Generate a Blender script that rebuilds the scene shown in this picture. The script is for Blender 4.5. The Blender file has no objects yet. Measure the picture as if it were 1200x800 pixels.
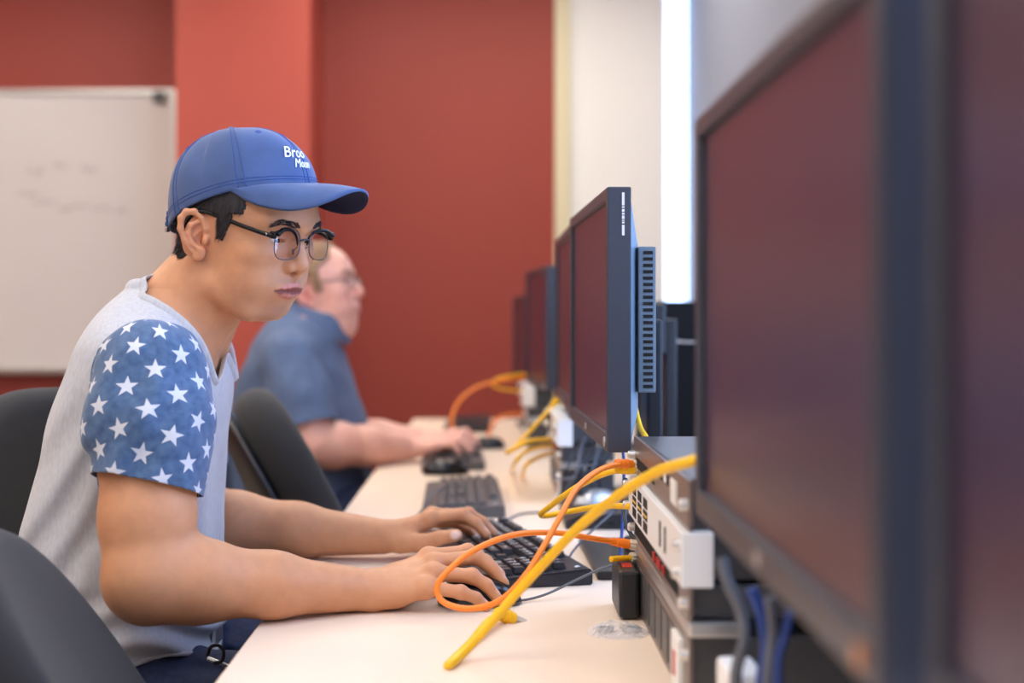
import bpy, bmesh, math, random
import numpy as np
from mathutils import Vector, Matrix, Euler

random.seed(7)
FOC, CX, CY, ZC, DESK = 1600.0, 575.0, 372.0, 1.093, 0.73
SC = bpy.context.scene
COL = SC.collection


def P(px, py, Y):
    return np.array([(px - CX) * Y / FOC, Y, ZC - (py - CY) * Y / FOC])


def PD(px, py, h=0.0):
    Y = FOC * (ZC - DESK - h) / (py - CY)
    return P(px, py, Y)


# ------------------------------------------------------------------ materials
def srgb(r, g, b):
    f = lambda c: (c / 12.92 if c <= 0.04045 else ((c + 0.055) / 1.055) ** 2.4)
    return (f(r / 255), f(g / 255), f(b / 255), 1.0)


def pbr(name, col, rough=0.5, metal=0.0, var=None, bump=None, spec=0.5, sss=0.0, attr=None, sheen=0.0, coat=0.0):
    m = bpy.data.materials.new(name)
    m.use_nodes = True
    nt = m.node_tree
    b = nt.nodes['Principled BSDF']
    b.inputs['Base Color'].default_value = col
    b.inputs['Roughness'].default_value = rough
    b.inputs['Metallic'].default_value = metal
    b.inputs['Specular IOR Level'].default_value = spec
    if sheen:
        b.inputs['Sheen Weight'].default_value = sheen
        b.inputs['Sheen Roughness'].default_value = 0.5
    if coat:
        b.inputs['Coat Weight'].default_value = coat
        b.inputs['Coat Roughness'].default_value = 0.08
    if sss:
        b.inputs['Subsurface Weight'].default_value = sss
        b.inputs['Subsurface Radius'].default_value = (1.0, 0.35, 0.2)
        b.inputs['Subsurface Scale'].default_value = 0.008
    tc = nt.nodes.new('ShaderNodeTexCoord')
    src = None
    if attr:
        a = nt.nodes.new('ShaderNodeAttribute')
        a.attribute_name = attr
        src = a.outputs['Color']
    if var:
        sc, amt = var
        n = nt.nodes.new('ShaderNodeTexNoise')
        n.inputs['Detail'].default_value = 6
        mp = nt.nodes.new('ShaderNodeMapping')
        mp.inputs['Scale'].default_value = sc if isinstance(sc, tuple) else (sc, sc, sc)
        n.inputs['Scale'].default_value = 1.0
        nt.links.new(tc.outputs['Object'], mp.inputs['Vector'])
        nt.links.new(mp.outputs['Vector'], n.inputs['Vector'])
        r = nt.nodes.new('ShaderNodeMapRange')
        r.inputs['From Min'].default_value = 0.3
        r.inputs['From Max'].default_value = 0.7
        r.inputs['To Min'].default_value = 1 - amt
        r.inputs['To Max'].default_value = 1 + amt
        nt.links.new(n.outputs['Fac'], r.inputs['Value'])
        mx = nt.nodes.new('ShaderNodeVectorMath')
        mx.operation = 'SCALE'
        if src is None:
            mx.inputs[0].default_value = col[:3]
        else:
            nt.links.new(src, mx.inputs[0])
        nt.links.new(r.outputs['Result'], mx.inputs['Scale'])
        src = mx.outputs['Vector']
    if src is not None:
        nt.links.new(src, b.inputs['Base Color'])
    if bump:
        sc, dist = bump
        n = nt.nodes.new('ShaderNodeTexNoise')
        n.inputs['Scale'].default_value = 1.0
        n.inputs['Detail'].default_value = 3
        mp = nt.nodes.new('ShaderNodeMapping')
        mp.inputs['Scale'].default_value = sc if isinstance(sc, tuple) else (sc, sc, sc)
        nt.links.new(tc.outputs['Object'], mp.inputs['Vector'])
        nt.links.new(mp.outputs['Vector'], n.inputs['Vector'])
        bp = nt.nodes.new('ShaderNodeBump')
        bp.inputs['Distance'].default_value = dist
        bp.inputs['Strength'].default_value = 0.6
        nt.links.new(n.outputs['Fac'], bp.inputs['Height'])
        nt.links.new(bp.outputs['Normal'], b.inputs['Normal'])
    return m


def emit(name, col, strength):
    m = bpy.data.materials.new(name)
    m.use_nodes = True
    nt = m.node_tree
    nt.nodes.clear()
    e = nt.nodes.new('ShaderNodeEmission')
    e.inputs['Color'].default_value = col
    e.inputs['Strength'].default_value = strength
    o = nt.nodes.new('ShaderNodeOutputMaterial')
    nt.links.new(e.outputs[0], o.inputs[0])
    return m


def thin_glass(name, tint=(1, 1, 1, 1), ior=1.5, rough=0.0):
    m = bpy.data.materials.new(name)
    m.use_nodes = True
    nt = m.node_tree
    nt.nodes.clear()
    t = nt.nodes.new('ShaderNodeBsdfTransparent')
    t.inputs[0].default_value = tint
    g = nt.nodes.new('ShaderNodeBsdfGlossy')
    g.inputs['Roughness'].default_value = rough
    f = nt.nodes.new('ShaderNodeFresnel')
    ge = nt.nodes.new('ShaderNodeNewGeometry')
    mr = nt.nodes.new('ShaderNodeMapRange')
    mr.inputs['To Min'].default_value = ior
    mr.inputs['To Max'].default_value = 1 / ior
    nt.links.new(ge.outputs['Backfacing'], mr.inputs['Value'])
    nt.links.new(mr.outputs['Result'], f.inputs[0])
    mx = nt.nodes.new('ShaderNodeMixShader')
    o = nt.nodes.new('ShaderNodeOutputMaterial')
    nt.links.new(f.outputs[0], mx.inputs[0])
    nt.links.new(t.outputs[0], mx.inputs[1])
    nt.links.new(g.outputs[0], mx.inputs[2])
    nt.links.new(mx.outputs[0], o.inputs[0])
    return m


# ------------------------------------------------------------------ objects
def tag(o, label=None, cat=None, group=None, kind=None):
    if label:
        o['label'] = label
    if cat:
        o['category'] = cat
    if group:
        o['group'] = group
    if kind:
        o['kind'] = kind
    return o


def thing(name, label, cat, loc=(0, 0, 0), rotz=0.0, group=None):
    o = bpy.data.objects.new(name, None)
    o.empty_display_size = 0.05
    COL.objects.link(o)
    o.location = loc
    o.rotation_euler = (0, 0, rotz)
    return tag(o, label, cat, group)


def link(name, me, mat, parent=None, loc=None):
    o = bpy.data.objects.new(name, me)
    COL.objects.link(o)
    for m in (mat if isinstance(mat, (list, tuple)) else [mat]):
        if m is not None:
            me.materials.append(m)
    if parent is not None:
        o.parent = parent
    if loc is not None:
        o.location = loc
    return o


def obj(name, bm, mat, parent=None, smooth=False, loc=None, sharp=None):
    """Link a bmesh (coordinates relative to parent / loc)."""
    bmesh.ops.recalc_face_normals(bm, faces=bm.faces[:])
    me = bpy.data.meshes.new(name)
    if smooth:
        for f in bm.faces:
            f.smooth = True
        if sharp is not None:
            for e in bm.edges:
                if len(e.link_faces) == 2 and e.calc_face_angle(0) > sharp:
                    e.smooth = False
    bm.to_mesh(me)
    bm.free()
    return link(name, me, mat, parent, loc)


def npobj(name, V, Fa, mat, parent=None, origin=(0, 0, 0), attrs=None, is_root=False):
    """Numpy mesh in world coordinates; origin is the root's location."""
    V = np.asarray(V, float) - np.asarray(origin, float)
    me = bpy.data.meshes.new(name)
    Fa = np.asarray(Fa, np.int32)
    k = Fa.shape[1]
    me.vertices.add(len(V))
    me.vertices.foreach_set('co', V.astype(np.float32).ravel())
    me.loops.add(Fa.size)
    me.loops.foreach_set('vertex_index', Fa.ravel())
    me.polygons.add(len(Fa))
    me.polygons.foreach_set('loop_start', np.arange(0, Fa.size, k, dtype=np.int32))
    me.polygons.foreach_set('loop_total', np.full(len(Fa), k, np.int32))
    me.update(calc_edges=True)
    me.validate()
    me.polygons.foreach_set('use_smooth', np.ones(len(me.polygons), bool))
    for nm, a in (attrs or {}).items():
        a = np.asarray(a, np.float32)
        if a.ndim == 2 and a.shape[1] == 4:
            at = me.attributes.new(nm, 'FLOAT_COLOR', 'POINT')
            at.data.foreach_set('color', a.ravel())
        else:
            at = me.attributes.new(nm, 'FLOAT_VECTOR', 'POINT')
            at.data.foreach_set('vector', a.ravel())
    me.update()
    return link(name, me, mat, parent, origin if is_root else None)


def BM():
    return bmesh.new()


def box(bm, c, s, bev=0.0, rot=None, seg=2):
    """Box centred at c with full size s, optionally bevelled and rotated (Euler)."""
    t = bmesh.new()
    bmesh.ops.create_cube(t, size=1.0)
    for v in t.verts:
        v.co = Vector((v.co.x * s[0], v.co.y * s[1], v.co.z * s[2]))
    if bev > 0:
        bmesh.ops.bevel(t, geom=t.edges[:], offset=min(bev, min(s) * 0.49), segments=seg, affect='EDGES', profile=0.6)
    M = Matrix.Translation(Vector([float(x) for x in c]))
    if rot is not None:
        M = M @ (rot.to_4x4() if isinstance(rot, Matrix) else Euler(rot).to_matrix().to_4x4())
    merge(bm, t, M)


def merge(bm, t, M=None):
    vm = {}
    for v in t.verts:
        vm[v] = bm.verts.new(M @ v.co if M is not None else v.co)
    for f in t.faces:
        try:
            bm.faces.new([vm[v] for v in f.verts])
        except ValueError:
            pass
    t.free()


def prism(bm, poly, axis, a, b, bev=0.0):
    """Extrude a 2D polygon along axis ('x','y','z') from a to b."""
    t = bmesh.new()
    def mk(u, v, w):
        return {'x': (w, u, v), 'y': (u, w, v), 'z': (u, v, w)}[axis]
    A = [t.verts.new(mk(u, v, a)) for u, v in poly]
    B = [t.verts.new(mk(u, v, b)) for u, v in poly]
    n = len(poly)
    t.faces.new(A)
    t.faces.new(B[::-1])
    for i in range(n):
        t.faces.new([A[i], B[i], B[(i + 1) % n], A[(i + 1) % n]])
    bmesh.ops.recalc_face_normals(t, faces=t.faces[:])
    if bev > 0:
        bmesh.ops.bevel(t, geom=t.edges[:], offset=bev, segments=2, affect='EDGES')
    merge(bm, t)


def spline(pts, n=10):
    """Catmull-Rom through points (numpy), n samples per span."""
    p = np.asarray([np.asarray(q, float) for q in pts])
    p = np.vstack([2 * p[0] - p[1], p, 2 * p[-1] - p[-2]])
    out = []
    for i in range(1, len(p) - 2):
        for k in range(n):
            t = k / n
            a, b, c, d = p[i - 1], p[i], p[i + 1], p[i + 2]
            out.append(0.5 * ((2 * b) + (-a + c) * t + (2 * a - 5 * b + 4 * c - d) * t * t + (-a + 3 * b - 3 * c + d) * t ** 3))
    out.append(p[-2])
    return np.array(out)


def tube(bm, pts, r, seg=10, caps=True, flat=None):
    """Sweep a circle along a polyline; r scalar or per point."""
    pts = [Vector([float(x) for x in p]) for p in pts]
    n = len(pts)
    rs = [r] * n if not hasattr(r, '__len__') else list(r)
    rings = []
    up = None
    for i in range(n):
        d = (pts[min(i + 1, n - 1)] - pts[max(i - 1, 0)])
        if d.length < 1e-9:
            d = Vector((1, 0, 0))
        d.normalize()
        if up is None:
            up = d.orthogonal().normalized()
        up = (up - d * up.dot(d))
        if up.length < 1e-6:
            up = d.orthogonal()
        up.normalize()
        s = d.cross(up)
        rings.append([bm.verts.new(pts[i] + (up * math.cos(2 * math.pi * k / seg) + s * math.sin(2 * math.pi * k / seg)) * rs[i]) for k in range(seg)])
    for i in range(n - 1):
        for k in range(seg):
            bm.faces.new([rings[i][k], rings[i][(k + 1) % seg], rings[i + 1][(k + 1) % seg], rings[i + 1][k]])
    if caps:
        bm.faces.new(rings[0][::-1])
        bm.faces.new(rings[-1])


def lathe(bm, prof, seg=24, M=None):
    """Revolve (r,z) profile about local Z."""
    t = bmesh.new()
    rings = []
    for r, z in prof:
        if r < 1e-6:
            rings.append([t.verts.new((0, 0, z))])
        else:
            rings.append([t.verts.new((r * math.cos(2 * math.pi * k / seg), r * math.sin(2 * math.pi * k / seg), z)) for k in range(seg)])
    for a, b in zip(rings[:-1], rings[1:]):
        for k in range(seg):
            k2 = (k + 1) % seg
            if len(a) == 1 and len(b) == 1:
                continue
            if len(a) == 1:
                t.faces.new([a[0], b[k], b[k2]])
            elif len(b) == 1:
                t.faces.new([a[k], b[0], a[k2]])
            else:
                t.faces.new([a[k], b[k], b[k2], a[k2]])
    merge(bm, t, M)


def frame_from(axis):
    z = Vector(axis).normalized()
    x = z.orthogonal().normalized()
    y = z.cross(x)
    return Matrix((x, y, z)).transposed()


def text_bm(txt, size, depth, shear=0.0, align='CENTER', bold=0.0):
    """Mesh of lettering in the XY plane, extruded."""
    c = bpy.data.curves.new('lettering', 'FONT')
    c.body = txt
    c.size = size
    c.extrude = depth
    c.offset = bold
    c.shear = shear
    c.align_x = align
    c.align_y = 'CENTER'
    c.resolution_u = 3
    o = bpy.data.objects.new('lettering', c)
    COL.objects.link(o)
    dg = bpy.context.evaluated_depsgraph_get()
    me = bpy.data.meshes.new_from_object(o.evaluated_get(dg))
    bm = bmesh.new()
    bm.from_mesh(me)
    bpy.data.objects.remove(o)
    bpy.data.curves.remove(c)
    bpy.data.meshes.remove(me)
    return bm


def xform(bm, M):
    bmesh.ops.transform(bm, matrix=M, verts=bm.verts[:])
    return bm


# ------------------------------------------------------------------ distance fields
def smin(a, b, k):
    if k <= 0:
        return np.minimum(a, b)
    h = np.clip(0.5 + 0.5 * (b - a) / k, 0, 1)
    return b + (a - b) * h - k * h * (1 - h)


def smax(a, b, k):
    return -smin(-a, -b, k)


def norm(v):
    v = np.asarray(v, float)
    return v / np.linalg.norm(v)


class Field:
    def __init__(self):
        self.ops = []

    def op(self, fn, c, r, op='u', k=0.01):
        self.ops.append((fn, np.asarray(c, float), float(r), op, k))
        return self

    def ell(self, c, r, op='u', k=0.01, R=None):
        c = np.asarray(c, float)
        r = np.asarray(r, float)
        def fn(p):
            q = p - c
            if R is not None:
                q = q @ R
            k0 = np.sqrt(((q / r) ** 2).sum(1))
            k1 = np.sqrt(((q / (r * r)) ** 2).sum(1)) + 1e-9
            return k0 * (k0 - 1) / k1
        return self.op(fn, c, r.max(), op, k)

    def cone(self, a, b, ra, rb, op='u', k=0.01):
        a = np.asarray(a, float)
        b = np.asarray(b, float)
        ba = b - a
        L = (ba * ba).sum() + 1e-12
        def fn(p):
            q = p - a
            t = np.clip((q @ ba) / L, 0, 1)
            w = q - t[:, None] * ba
            return np.sqrt((w * w).sum(1)) - (ra + (rb - ra) * t)
        return self.op(fn, (a + b) / 2, np.sqrt(L) / 2 + max(ra, rb), op, k)

    def chain(self, pts, rs, op='u', k=0.01, k2=None):
        """Tapered tube through points, joined smoothly as one shape."""
        pts = [np.asarray(p, float) for p in pts]
        k2 = k if k2 is None else k2
        def fn(p):
            d = None
            for i in range(len(pts) - 1):
                a, b = pts[i], pts[i + 1]
                ba = b - a
                L = (ba * ba).sum() + 1e-12
                q = p - a
                t = np.clip((q @ ba) / L, 0, 1)
                w = q - t[:, None] * ba
                e = np.sqrt((w * w).sum(1)) - (rs[i] + (rs[i + 1] - rs[i]) * t)
                d = e if d is None else smin(d, e, k2)
            return d
        A = np.array(pts)
        c = (A.min(0) + A.max(0)) / 2
        return self.op(fn, c, np.sqrt(((A - c) ** 2).sum(1)).max() + max(rs), op, k)

    def group(self, sub, M, t, s):
        """Add another field placed by rotation M, translation t, scale s."""
        t = np.asarray(t, float)
        for fn, c, r, op, k in sub.ops:
            def g(p, fn=fn):
                return fn(((p - t) @ M) / s) * s
            self.op(g, M @ c * s + t, r * s, op, k * s)
        return self

    def ev(self, p, ops=None):
        D = np.full(len(p), 1.0)
        for fn, c, r, op, k in (self.ops if ops is None else ops):
            d = fn(p)
            if op == 'u':
                D = smin(D, d, k)
            elif op == 's':
                D = smax(D, -d, k)
            elif op == 'i':
                D = smax(D, d, k)
            elif op == 'd':
                D = D + d
        return D

    def mesh(self, lo, hi, h, B=14, cull=0.03):
        lo = np.asarray(lo, float)
        hi = np.asarray(hi, float)
        nb = np.ceil((hi - lo) / (h * B)).astype(int)
        N = nb * B + 4
        g = np.stack(np.meshgrid(*[np.arange(n) for n in nb], indexing='ij'), -1).reshape(-1, 3)
        cen = lo + (g + 0.5) * h * B
        D = np.concatenate([self.ev(cen[i:i + 20000]) for i in range(0, len(cen), 20000)])
        act = g[np.abs(D) < h * B * 0.87 * 1.7 + 0.004]
        hd = h * B * 0.87
        ii = np.stack(np.meshgrid(*[np.arange(B + 1)] * 3, indexing='ij'), -1).reshape(-1, 3)
        VP, VK, QK = [], [], []
        key = lambda a: (a[..., 0] * N[1] + a[..., 1]) * N[2] + a[..., 2]
        for b in act:
            o = lo + b * B * h
            bc = o + 0.5 * B * h
            ops = [q for q in self.ops if np.linalg.norm(bc - q[1]) - q[2] - hd < cull + q[4]]
            if not any(q[3] == 'u' for q in ops):
                continue
            d = self.ev(o + ii * h, ops).reshape((B + 1,) * 3)
            s = d < 0
            if s.all() or not s.any():
                continue
            acc = np.zeros((B, B, B, 3))
            cnt = np.zeros((B, B, B))
            base = np.stack(np.meshgrid(*[np.arange(B)] * 3, indexing='ij'), -1).astype(float)
            for ax in range(3):
                o1, o2 = [x for x in range(3) if x != ax]
                for u in (0, 1):
                    for w in (0, 1):
                        sl0 = [None] * 3
                        sl0[o1] = slice(u, u + B)
                        sl0[o2] = slice(w, w + B)
                        sl1 = list(sl0)
                        sl0[ax] = slice(0, B)
                        sl1[ax] = slice(1, B + 1)
                        a, c = d[tuple(sl0)], d[tuple(sl1)]
                        m = (a < 0) != (c < 0)
                        t = np.where(m, a / np.where(m, a - c, 1), 0)
                        off = np.zeros((B, B, B, 3))
                        off[..., ax] = t
                        off[..., o1] = u
                        off[..., o2] = w
                        acc += (base + off) * m[..., None]
                        cnt += m
            mk = cnt > 0
            v = acc[mk] / cnt[mk][:, None]
            pos = o + v * h
            for _ in range(2):
                e = h * 0.25
                d0 = self.ev(pos, ops)
                gr = np.stack([self.ev(pos + np.eye(3)[q] * e, ops) - d0 for q in range(3)], 1) / e
                st = -(d0 / ((gr * gr).sum(1) + 0.05))[:, None] * gr
                ln = np.linalg.norm(st, axis=1, keepdims=True)
                pos = pos + st * np.minimum(1, h * 0.5 / (ln + 1e-12))
            VP.append(pos)
            VK.append(key(base[mk].astype(np.int64) + b * B + 1))
            for ax in range(3):
                o1, o2 = (ax + 1) % 3, (ax + 2) % 3
                s0 = s[:B, :B, :B]
                sl = [slice(0, B)] * 3
                sl[ax] = slice(1, B + 1)
                s1 = s[tuple(sl)]
                m = s0 != s1
                if not m.any():
                    continue
                p = np.argwhere(m).astype(np.int64) + b * B + 1
                e1 = np.zeros(3, np.int64)
                e1[o1] = 1
                e2 = np.zeros(3, np.int64)
                e2[o2] = 1
                q = np.stack([key(p - e1 - e2), key(p - e2), key(p), key(p - e1)], 1)
                fl = ~s0[m]
                q[fl] = q[fl][:, ::-1]
                QK.append(q)
        VP = np.concatenate(VP)
        VK = np.concatenate(VK)
        QK = np.concatenate(QK)
        srt = np.argsort(VK)
        VK, VP = VK[srt], VP[srt]
        idx = np.searchsorted(VK, QK).clip(0, len(VK) - 1)
        ok = (VK[idx] == QK).all(1)
        return VP, idx[ok]


def islands_keep_largest(V, Fa):
    n = len(V)
    lab = np.arange(n)
    for _ in range(400):
        m = lab[Fa].min(1)
        new = lab.copy()
        for k in range(Fa.shape[1]):
            np.minimum.at(new, Fa[:, k], m)
        new = new[new]
        if (new == lab).all():
            break
        lab = new
    ids, c = np.unique(lab, return_counts=True)
    keep = lab == ids[c.argmax()]
    return compact(V, Fa[keep[Fa].all(1)])


def compact(V, Fa, *attrs):
    u, inv = np.unique(Fa, return_inverse=True)
    r = (V[u], inv.reshape(Fa.shape))
    return r + tuple(a[u] for a in attrs)


def tris(Fa):
    if Fa.shape[1] == 3:
        return Fa
    return np.concatenate([Fa[:, [0, 1, 2]], Fa[:, [0, 2, 3]]])


def clip(V, Fa, f):
    """Keep the part of a mesh where the per-vertex field f < 0, cut along f = 0."""
    T = tris(Fa)
    neg = f[T] < 0
    c = neg.sum(1)
    out = [T[c == 3]]
    Vn = [V]
    M = T[(c == 1) | (c == 2)]
    if len(M):
        ng = f[M] < 0
        cc = ng.sum(1)
        lone = np.where(cc == 1, ng.argmax(1), (~ng).argmax(1))
        r = np.arange(len(M))
        A, Bv, C = M[r, lone], M[r, (lone + 1) % 3], M[r, (lone + 2) % 3]
        def cut(i, j):
            t = (f[i] / (f[i] - f[j]))[:, None]
            return np.minimum(i, j), np.maximum(i, j), V[i] + (V[j] - V[i]) * t
        i1, j1, p1 = cut(A, Bv)
        i2, j2, p2 = cut(A, C)
        kk = np.concatenate([i1.astype(np.int64) * len(V) + j1, i2.astype(np.int64) * len(V) + j2])
        u, first, inv = np.unique(kk, return_index=True, return_inverse=True)
        pp = np.concatenate([p1, p2])[first]
        Vn.append(pp)
        e1 = inv[:len(M)] + len(V)
        e2 = inv[len(M):] + len(V)
        one = cc == 1
        out.append(np.stack([A, e1, e2], 1)[one])
        two = ~one
        out.append(np.stack([e1, Bv, C], 1)[two])
        out.append(np.stack([e1, C, e2], 1)[two])
    return compact(np.concatenate(Vn), np.concatenate(out))


def loft_fn(zs, xb, xf, hw, yc, n=2.0, sub=0.0):
    """Field of a stack of horizontal super-elliptic slices (x back/front, half width)."""
    zs = np.asarray(zs, float)
    zz = np.linspace(zs[0], zs[-1], 200)
    def cub(v):
        v = np.asarray(v, float)
        m = np.gradient(v, zs)
        i = np.clip(np.searchsorted(zs, zz) - 1, 0, len(zs) - 2)
        h = zs[i + 1] - zs[i]
        t = (zz - zs[i]) / h
        return ((2 * t ** 3 - 3 * t ** 2 + 1) * v[i] + (t ** 3 - 2 * t ** 2 + t) * h * m[i] + (-2 * t ** 3 + 3 * t ** 2) * v[i + 1] + (t ** 3 - t ** 2) * h * m[i + 1])
    B_, F_, W_ = cub(xb), cub(xf), cub(hw)
    def fn(p):
        z = p[:, 2]
        b = np.interp(z, zz, B_)
        f = np.interp(z, zz, F_)
        w = np.interp(z, zz, W_) - sub
        a = (f - b) / 2 - sub
        x = (p[:, 0] - (f + b) / 2) / a
        y = (p[:, 1] - yc) / w
        q = (np.abs(x) ** n + np.abs(y) ** n + 1e-12) ** (1 / n)
        g = np.sqrt((x / a) ** 2 + (y / w) ** 2) / np.maximum(np.sqrt(x * x + y * y), 1e-6)
        d = (q - 1) / np.maximum(g, 1e-6)
        dz = np.maximum(zs[0] - z, z - zs[-1])
        return np.where(dz > 0, np.sqrt(np.maximum(d, 0) ** 2 + dz ** 2), np.maximum(d, dz))
    return fn
# ================================================================== materials
M = {}
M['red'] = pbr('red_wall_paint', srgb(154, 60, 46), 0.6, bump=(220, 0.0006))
M['red_lit'] = pbr('red_lit_pillar', srgb(176, 74, 58), 0.6, bump=(220, 0.0006))  # lighter wall red: the stronger light on the pillar put into the colour
M['white_wall'] = pbr('white_wall_paint', srgb(248, 244, 238), 0.6, bump=(220, 0.0005))
M['grey_wall'] = pbr('grey_wall_paint', srgb(138, 145, 162), 0.6, bump=(220, 0.0005))
M['cream'] = pbr('cream_trim_paint', srgb(226, 214, 178), 0.5)
M['ceiling'] = pbr('ceiling_tile', srgb(235, 233, 228), 0.8, bump=(90, 0.001))
M['carpet'] = pbr('taupe_carpet', srgb(134, 122, 108), 0.95, var=(60, 0.12), bump=(300, 0.002))
M['base'] = pbr('dark_baseboard', srgb(60, 54, 52), 0.5)
M['maple'] = pbr('pale_maple_laminate', srgb(240, 218, 196), 0.38, var=((9, 1.4, 9), 0.035))
M['edge'] = pbr('maple_edge_band', srgb(214, 182, 150), 0.45)
M['board'] = pbr('whiteboard_enamel', srgb(214, 206, 200), 0.22, var=(1.1, 0.03))
M['alu'] = pbr('brushed_aluminium', srgb(196, 194, 190), 0.35, 1.0)
M['steel'] = pbr('bright_steel', srgb(236, 232, 226), 0.38, 1.0)
M['smudge'] = pbr('erased_marker_smudge', srgb(184, 172, 166), 0.4)
M['black'] = pbr('black_plastic', srgb(27, 27, 31), 0.42, bump=(900, 0.0002))
M['blackg'] = pbr('glossy_black_plastic', srgb(18, 18, 21), 0.18)
M['bezel'] = pbr('charcoal_bezel_plastic', srgb(52, 55, 66), 0.38, bump=(900, 0.0002))
M['vent'] = pbr('slate_vent_plastic', srgb(104, 122, 136), 0.45)
M['slot'] = pbr('dark_slot', srgb(8, 8, 10), 0.8)
M['tower'] = pbr('matte_black_steel', srgb(11, 11, 14), 0.5, spec=0.2)
M['screen'] = pbr('dark_screen_panel', srgb(54, 36, 54), 0.29, spec=0.9)
M['screen'].node_tree.nodes['Principled BSDF'].inputs['Specular Tint'].default_value = (0.85, 0.7, 1.0, 1)
M['txt'] = pbr('white_print', srgb(228, 228, 232), 0.5)
M['gear'] = pbr('dark_grey_metal_case', srgb(84, 83, 84), 0.4, 0.5, var=(25, 0.1))
M['gearface'] = pbr('brown_black_face_plate', srgb(112, 94, 86), 0.32)
M['white_pl'] = pbr('white_panel_plastic', srgb(236, 234, 232), 0.4)
M['red_pl'] = pbr('red_plastic', srgb(190, 44, 34), 0.4)
M['yellow'] = pbr('yellow_cable_jacket', srgb(252, 196, 20), 0.36)
M['orange'] = pbr('orange_cable_jacket', srgb(255, 138, 40), 0.36)
M['greyc'] = pbr('grey_cable_jacket', srgb(96, 98, 106), 0.5)
M['darkc'] = pbr('black_cable_jacket', srgb(26, 27, 32), 0.45)
M['bluec'] = pbr('blue_cable_jacket', srgb(40, 74, 150), 0.45)
M['plug'] = pbr('clear_plug_plastic', srgb(226, 216, 200), 0.2)
M['film'] = pbr('clear_plastic_film', srgb(240, 240, 245), 0.15)
M['film'].node_tree.nodes['Principled BSDF'].inputs['Alpha'].default_value = 0.3
M['glass'] = thin_glass('window_glass', (0.97, 0.98, 1.0, 1))
M['fabric'] = pbr('black_chair_fabric', srgb(30, 28, 29), 0.9, var=(45, 0.1), bump=(700, 0.0008), sheen=0.1)
M['rubber'] = pbr('caster_rubber', srgb(20, 20, 20), 0.7)
M['keycap'] = pbr('keycap_plastic', srgb(34, 34, 39), 0.4)
M['kbcase'] = pbr('keyboard_case_plastic', srgb(26, 29, 40), 0.3)
M['kbgrey'] = pbr('grey_keyboard_plastic', srgb(82, 80, 82), 0.42)
M['silver'] = pbr('silver_plastic', srgb(190, 190, 192), 0.3, 0.6)
M['frame_w'] = pbr('white_window_frame', srgb(232, 234, 238), 0.4)
M['badge'] = pbr('amber_button_glint_and_contacts', srgb(210, 140, 88), 0.25, 0.7)  # warm reflection on a silver power button put into the colour; also plug contacts
M['lamp'] = emit('lamp_diffuser', (1.0, 0.93, 0.84, 1), 7.9)

# ================================================================== setting
RX0, RX1, RY0, RY1, RZ = -4.6, 0.8625, -2.4, 6.0, 2.75


def struct(name, bm, mat, parent=None, smooth=False):
    o = obj(name, bm, mat, parent, smooth)
    if parent is None:
        o['kind'] = 'structure'
    return o


b = BM(); box(b, ((RX0 + RX1) / 2, (RY0 + RY1) / 2, -0.05), (RX1 - RX0 + 0.4, RY1 - RY0 + 0.4, 0.1)); struct('floor', b, M['carpet'])
b = BM(); box(b, ((RX0 + RX1) / 2, (RY0 + RY1) / 2, RZ + 0.05), (RX1 - RX0 + 0.4, RY1 - RY0 + 0.4, 0.1)); struct('ceiling', b, M['ceiling'])
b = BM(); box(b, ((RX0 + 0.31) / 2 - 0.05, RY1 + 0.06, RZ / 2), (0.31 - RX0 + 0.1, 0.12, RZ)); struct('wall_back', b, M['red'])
BWX = 0.768      # the white return ends at a narrow sidelight window
b = BM(); box(b, ((0.31 + BWX) / 2, RY1 + 0.06, RZ / 2), (BWX - 0.31, 0.12, RZ))
box(b, ((BWX + RX1) / 2 + 0.05, RY1 + 0.06, 0.35), (RX1 - BWX + 0.1, 0.12, 0.7)); box(b, ((BWX + RX1) / 2 + 0.05, RY1 + 0.06, 2.7), (RX1 - BWX + 0.1, 0.12, 0.1))
struct('wall_back_white', b, M['white_wall'])
w1 = bpy.data.objects.new('window_1', None); COL.objects.link(w1); w1.location = ((BWX + RX1) / 2, RY1 + 0.02, 1.675); w1['kind'] = 'structure'
hx1 = (RX1 - BWX) / 2
b = BM()
for s_ in (-1, 1):
    box(b, (s_ * (hx1 - 0.003), 0.04, 0), (0.006, 0.03, 1.95), 0.001); box(b, (0, 0.04, s_ * 0.965), (2 * hx1 - 0.012, 0.03, 0.02), 0.001)
obj('window_frame', b, M['frame_w'], w1)
b = BM(); b.faces.new([b.verts.new((sx * (hx1 - 0.006), 0.04, sz * 0.955)) for sx, sz in ((-1, -1), (1, -1), (1, 1), (-1, 1))]); obj('window_pane', b, M['glass'], w1)
b = BM(); box(b, (RX0 - 0.06, (RY0 + RY1) / 2, RZ / 2), (0.12, RY1 - RY0, RZ)); struct('wall_left', b, M['red'])
b = BM(); box(b, ((RX0 + RX1) / 2, RY0 - 0.06, RZ / 2), (RX1 - RX0 + 0.2, 0.12, RZ)); struct('wall_front', b, M['white_wall'])
# pillar in front of the back wall
b = BM(); box(b, (-1.009, 5.775, RZ / 2), (0.548, 0.45, RZ), 0.004); struct('wall_pillar', b, M['red_lit'])
# cream corner strip
b = BM(); box(b, (0.315, 5.985, RZ / 2), (0.068, 0.03, RZ), 0.003); struct('trim_1', b, M['cream'])
b = BM(); box(b, (-2.98, 5.99, 0.05), (3.2, 0.018, 0.1), 0.003); box(b, (-0.23, 5.99, 0.05), (1.01, 0.018, 0.1), 0.003); struct('baseboard_back', b, M['base'])
b = BM(); box(b, (RX0 + 0.01, 1.8, 0.05), (0.018, 8.3, 0.1), 0.003); struct('baseboard_left', b, M['base'])

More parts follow.
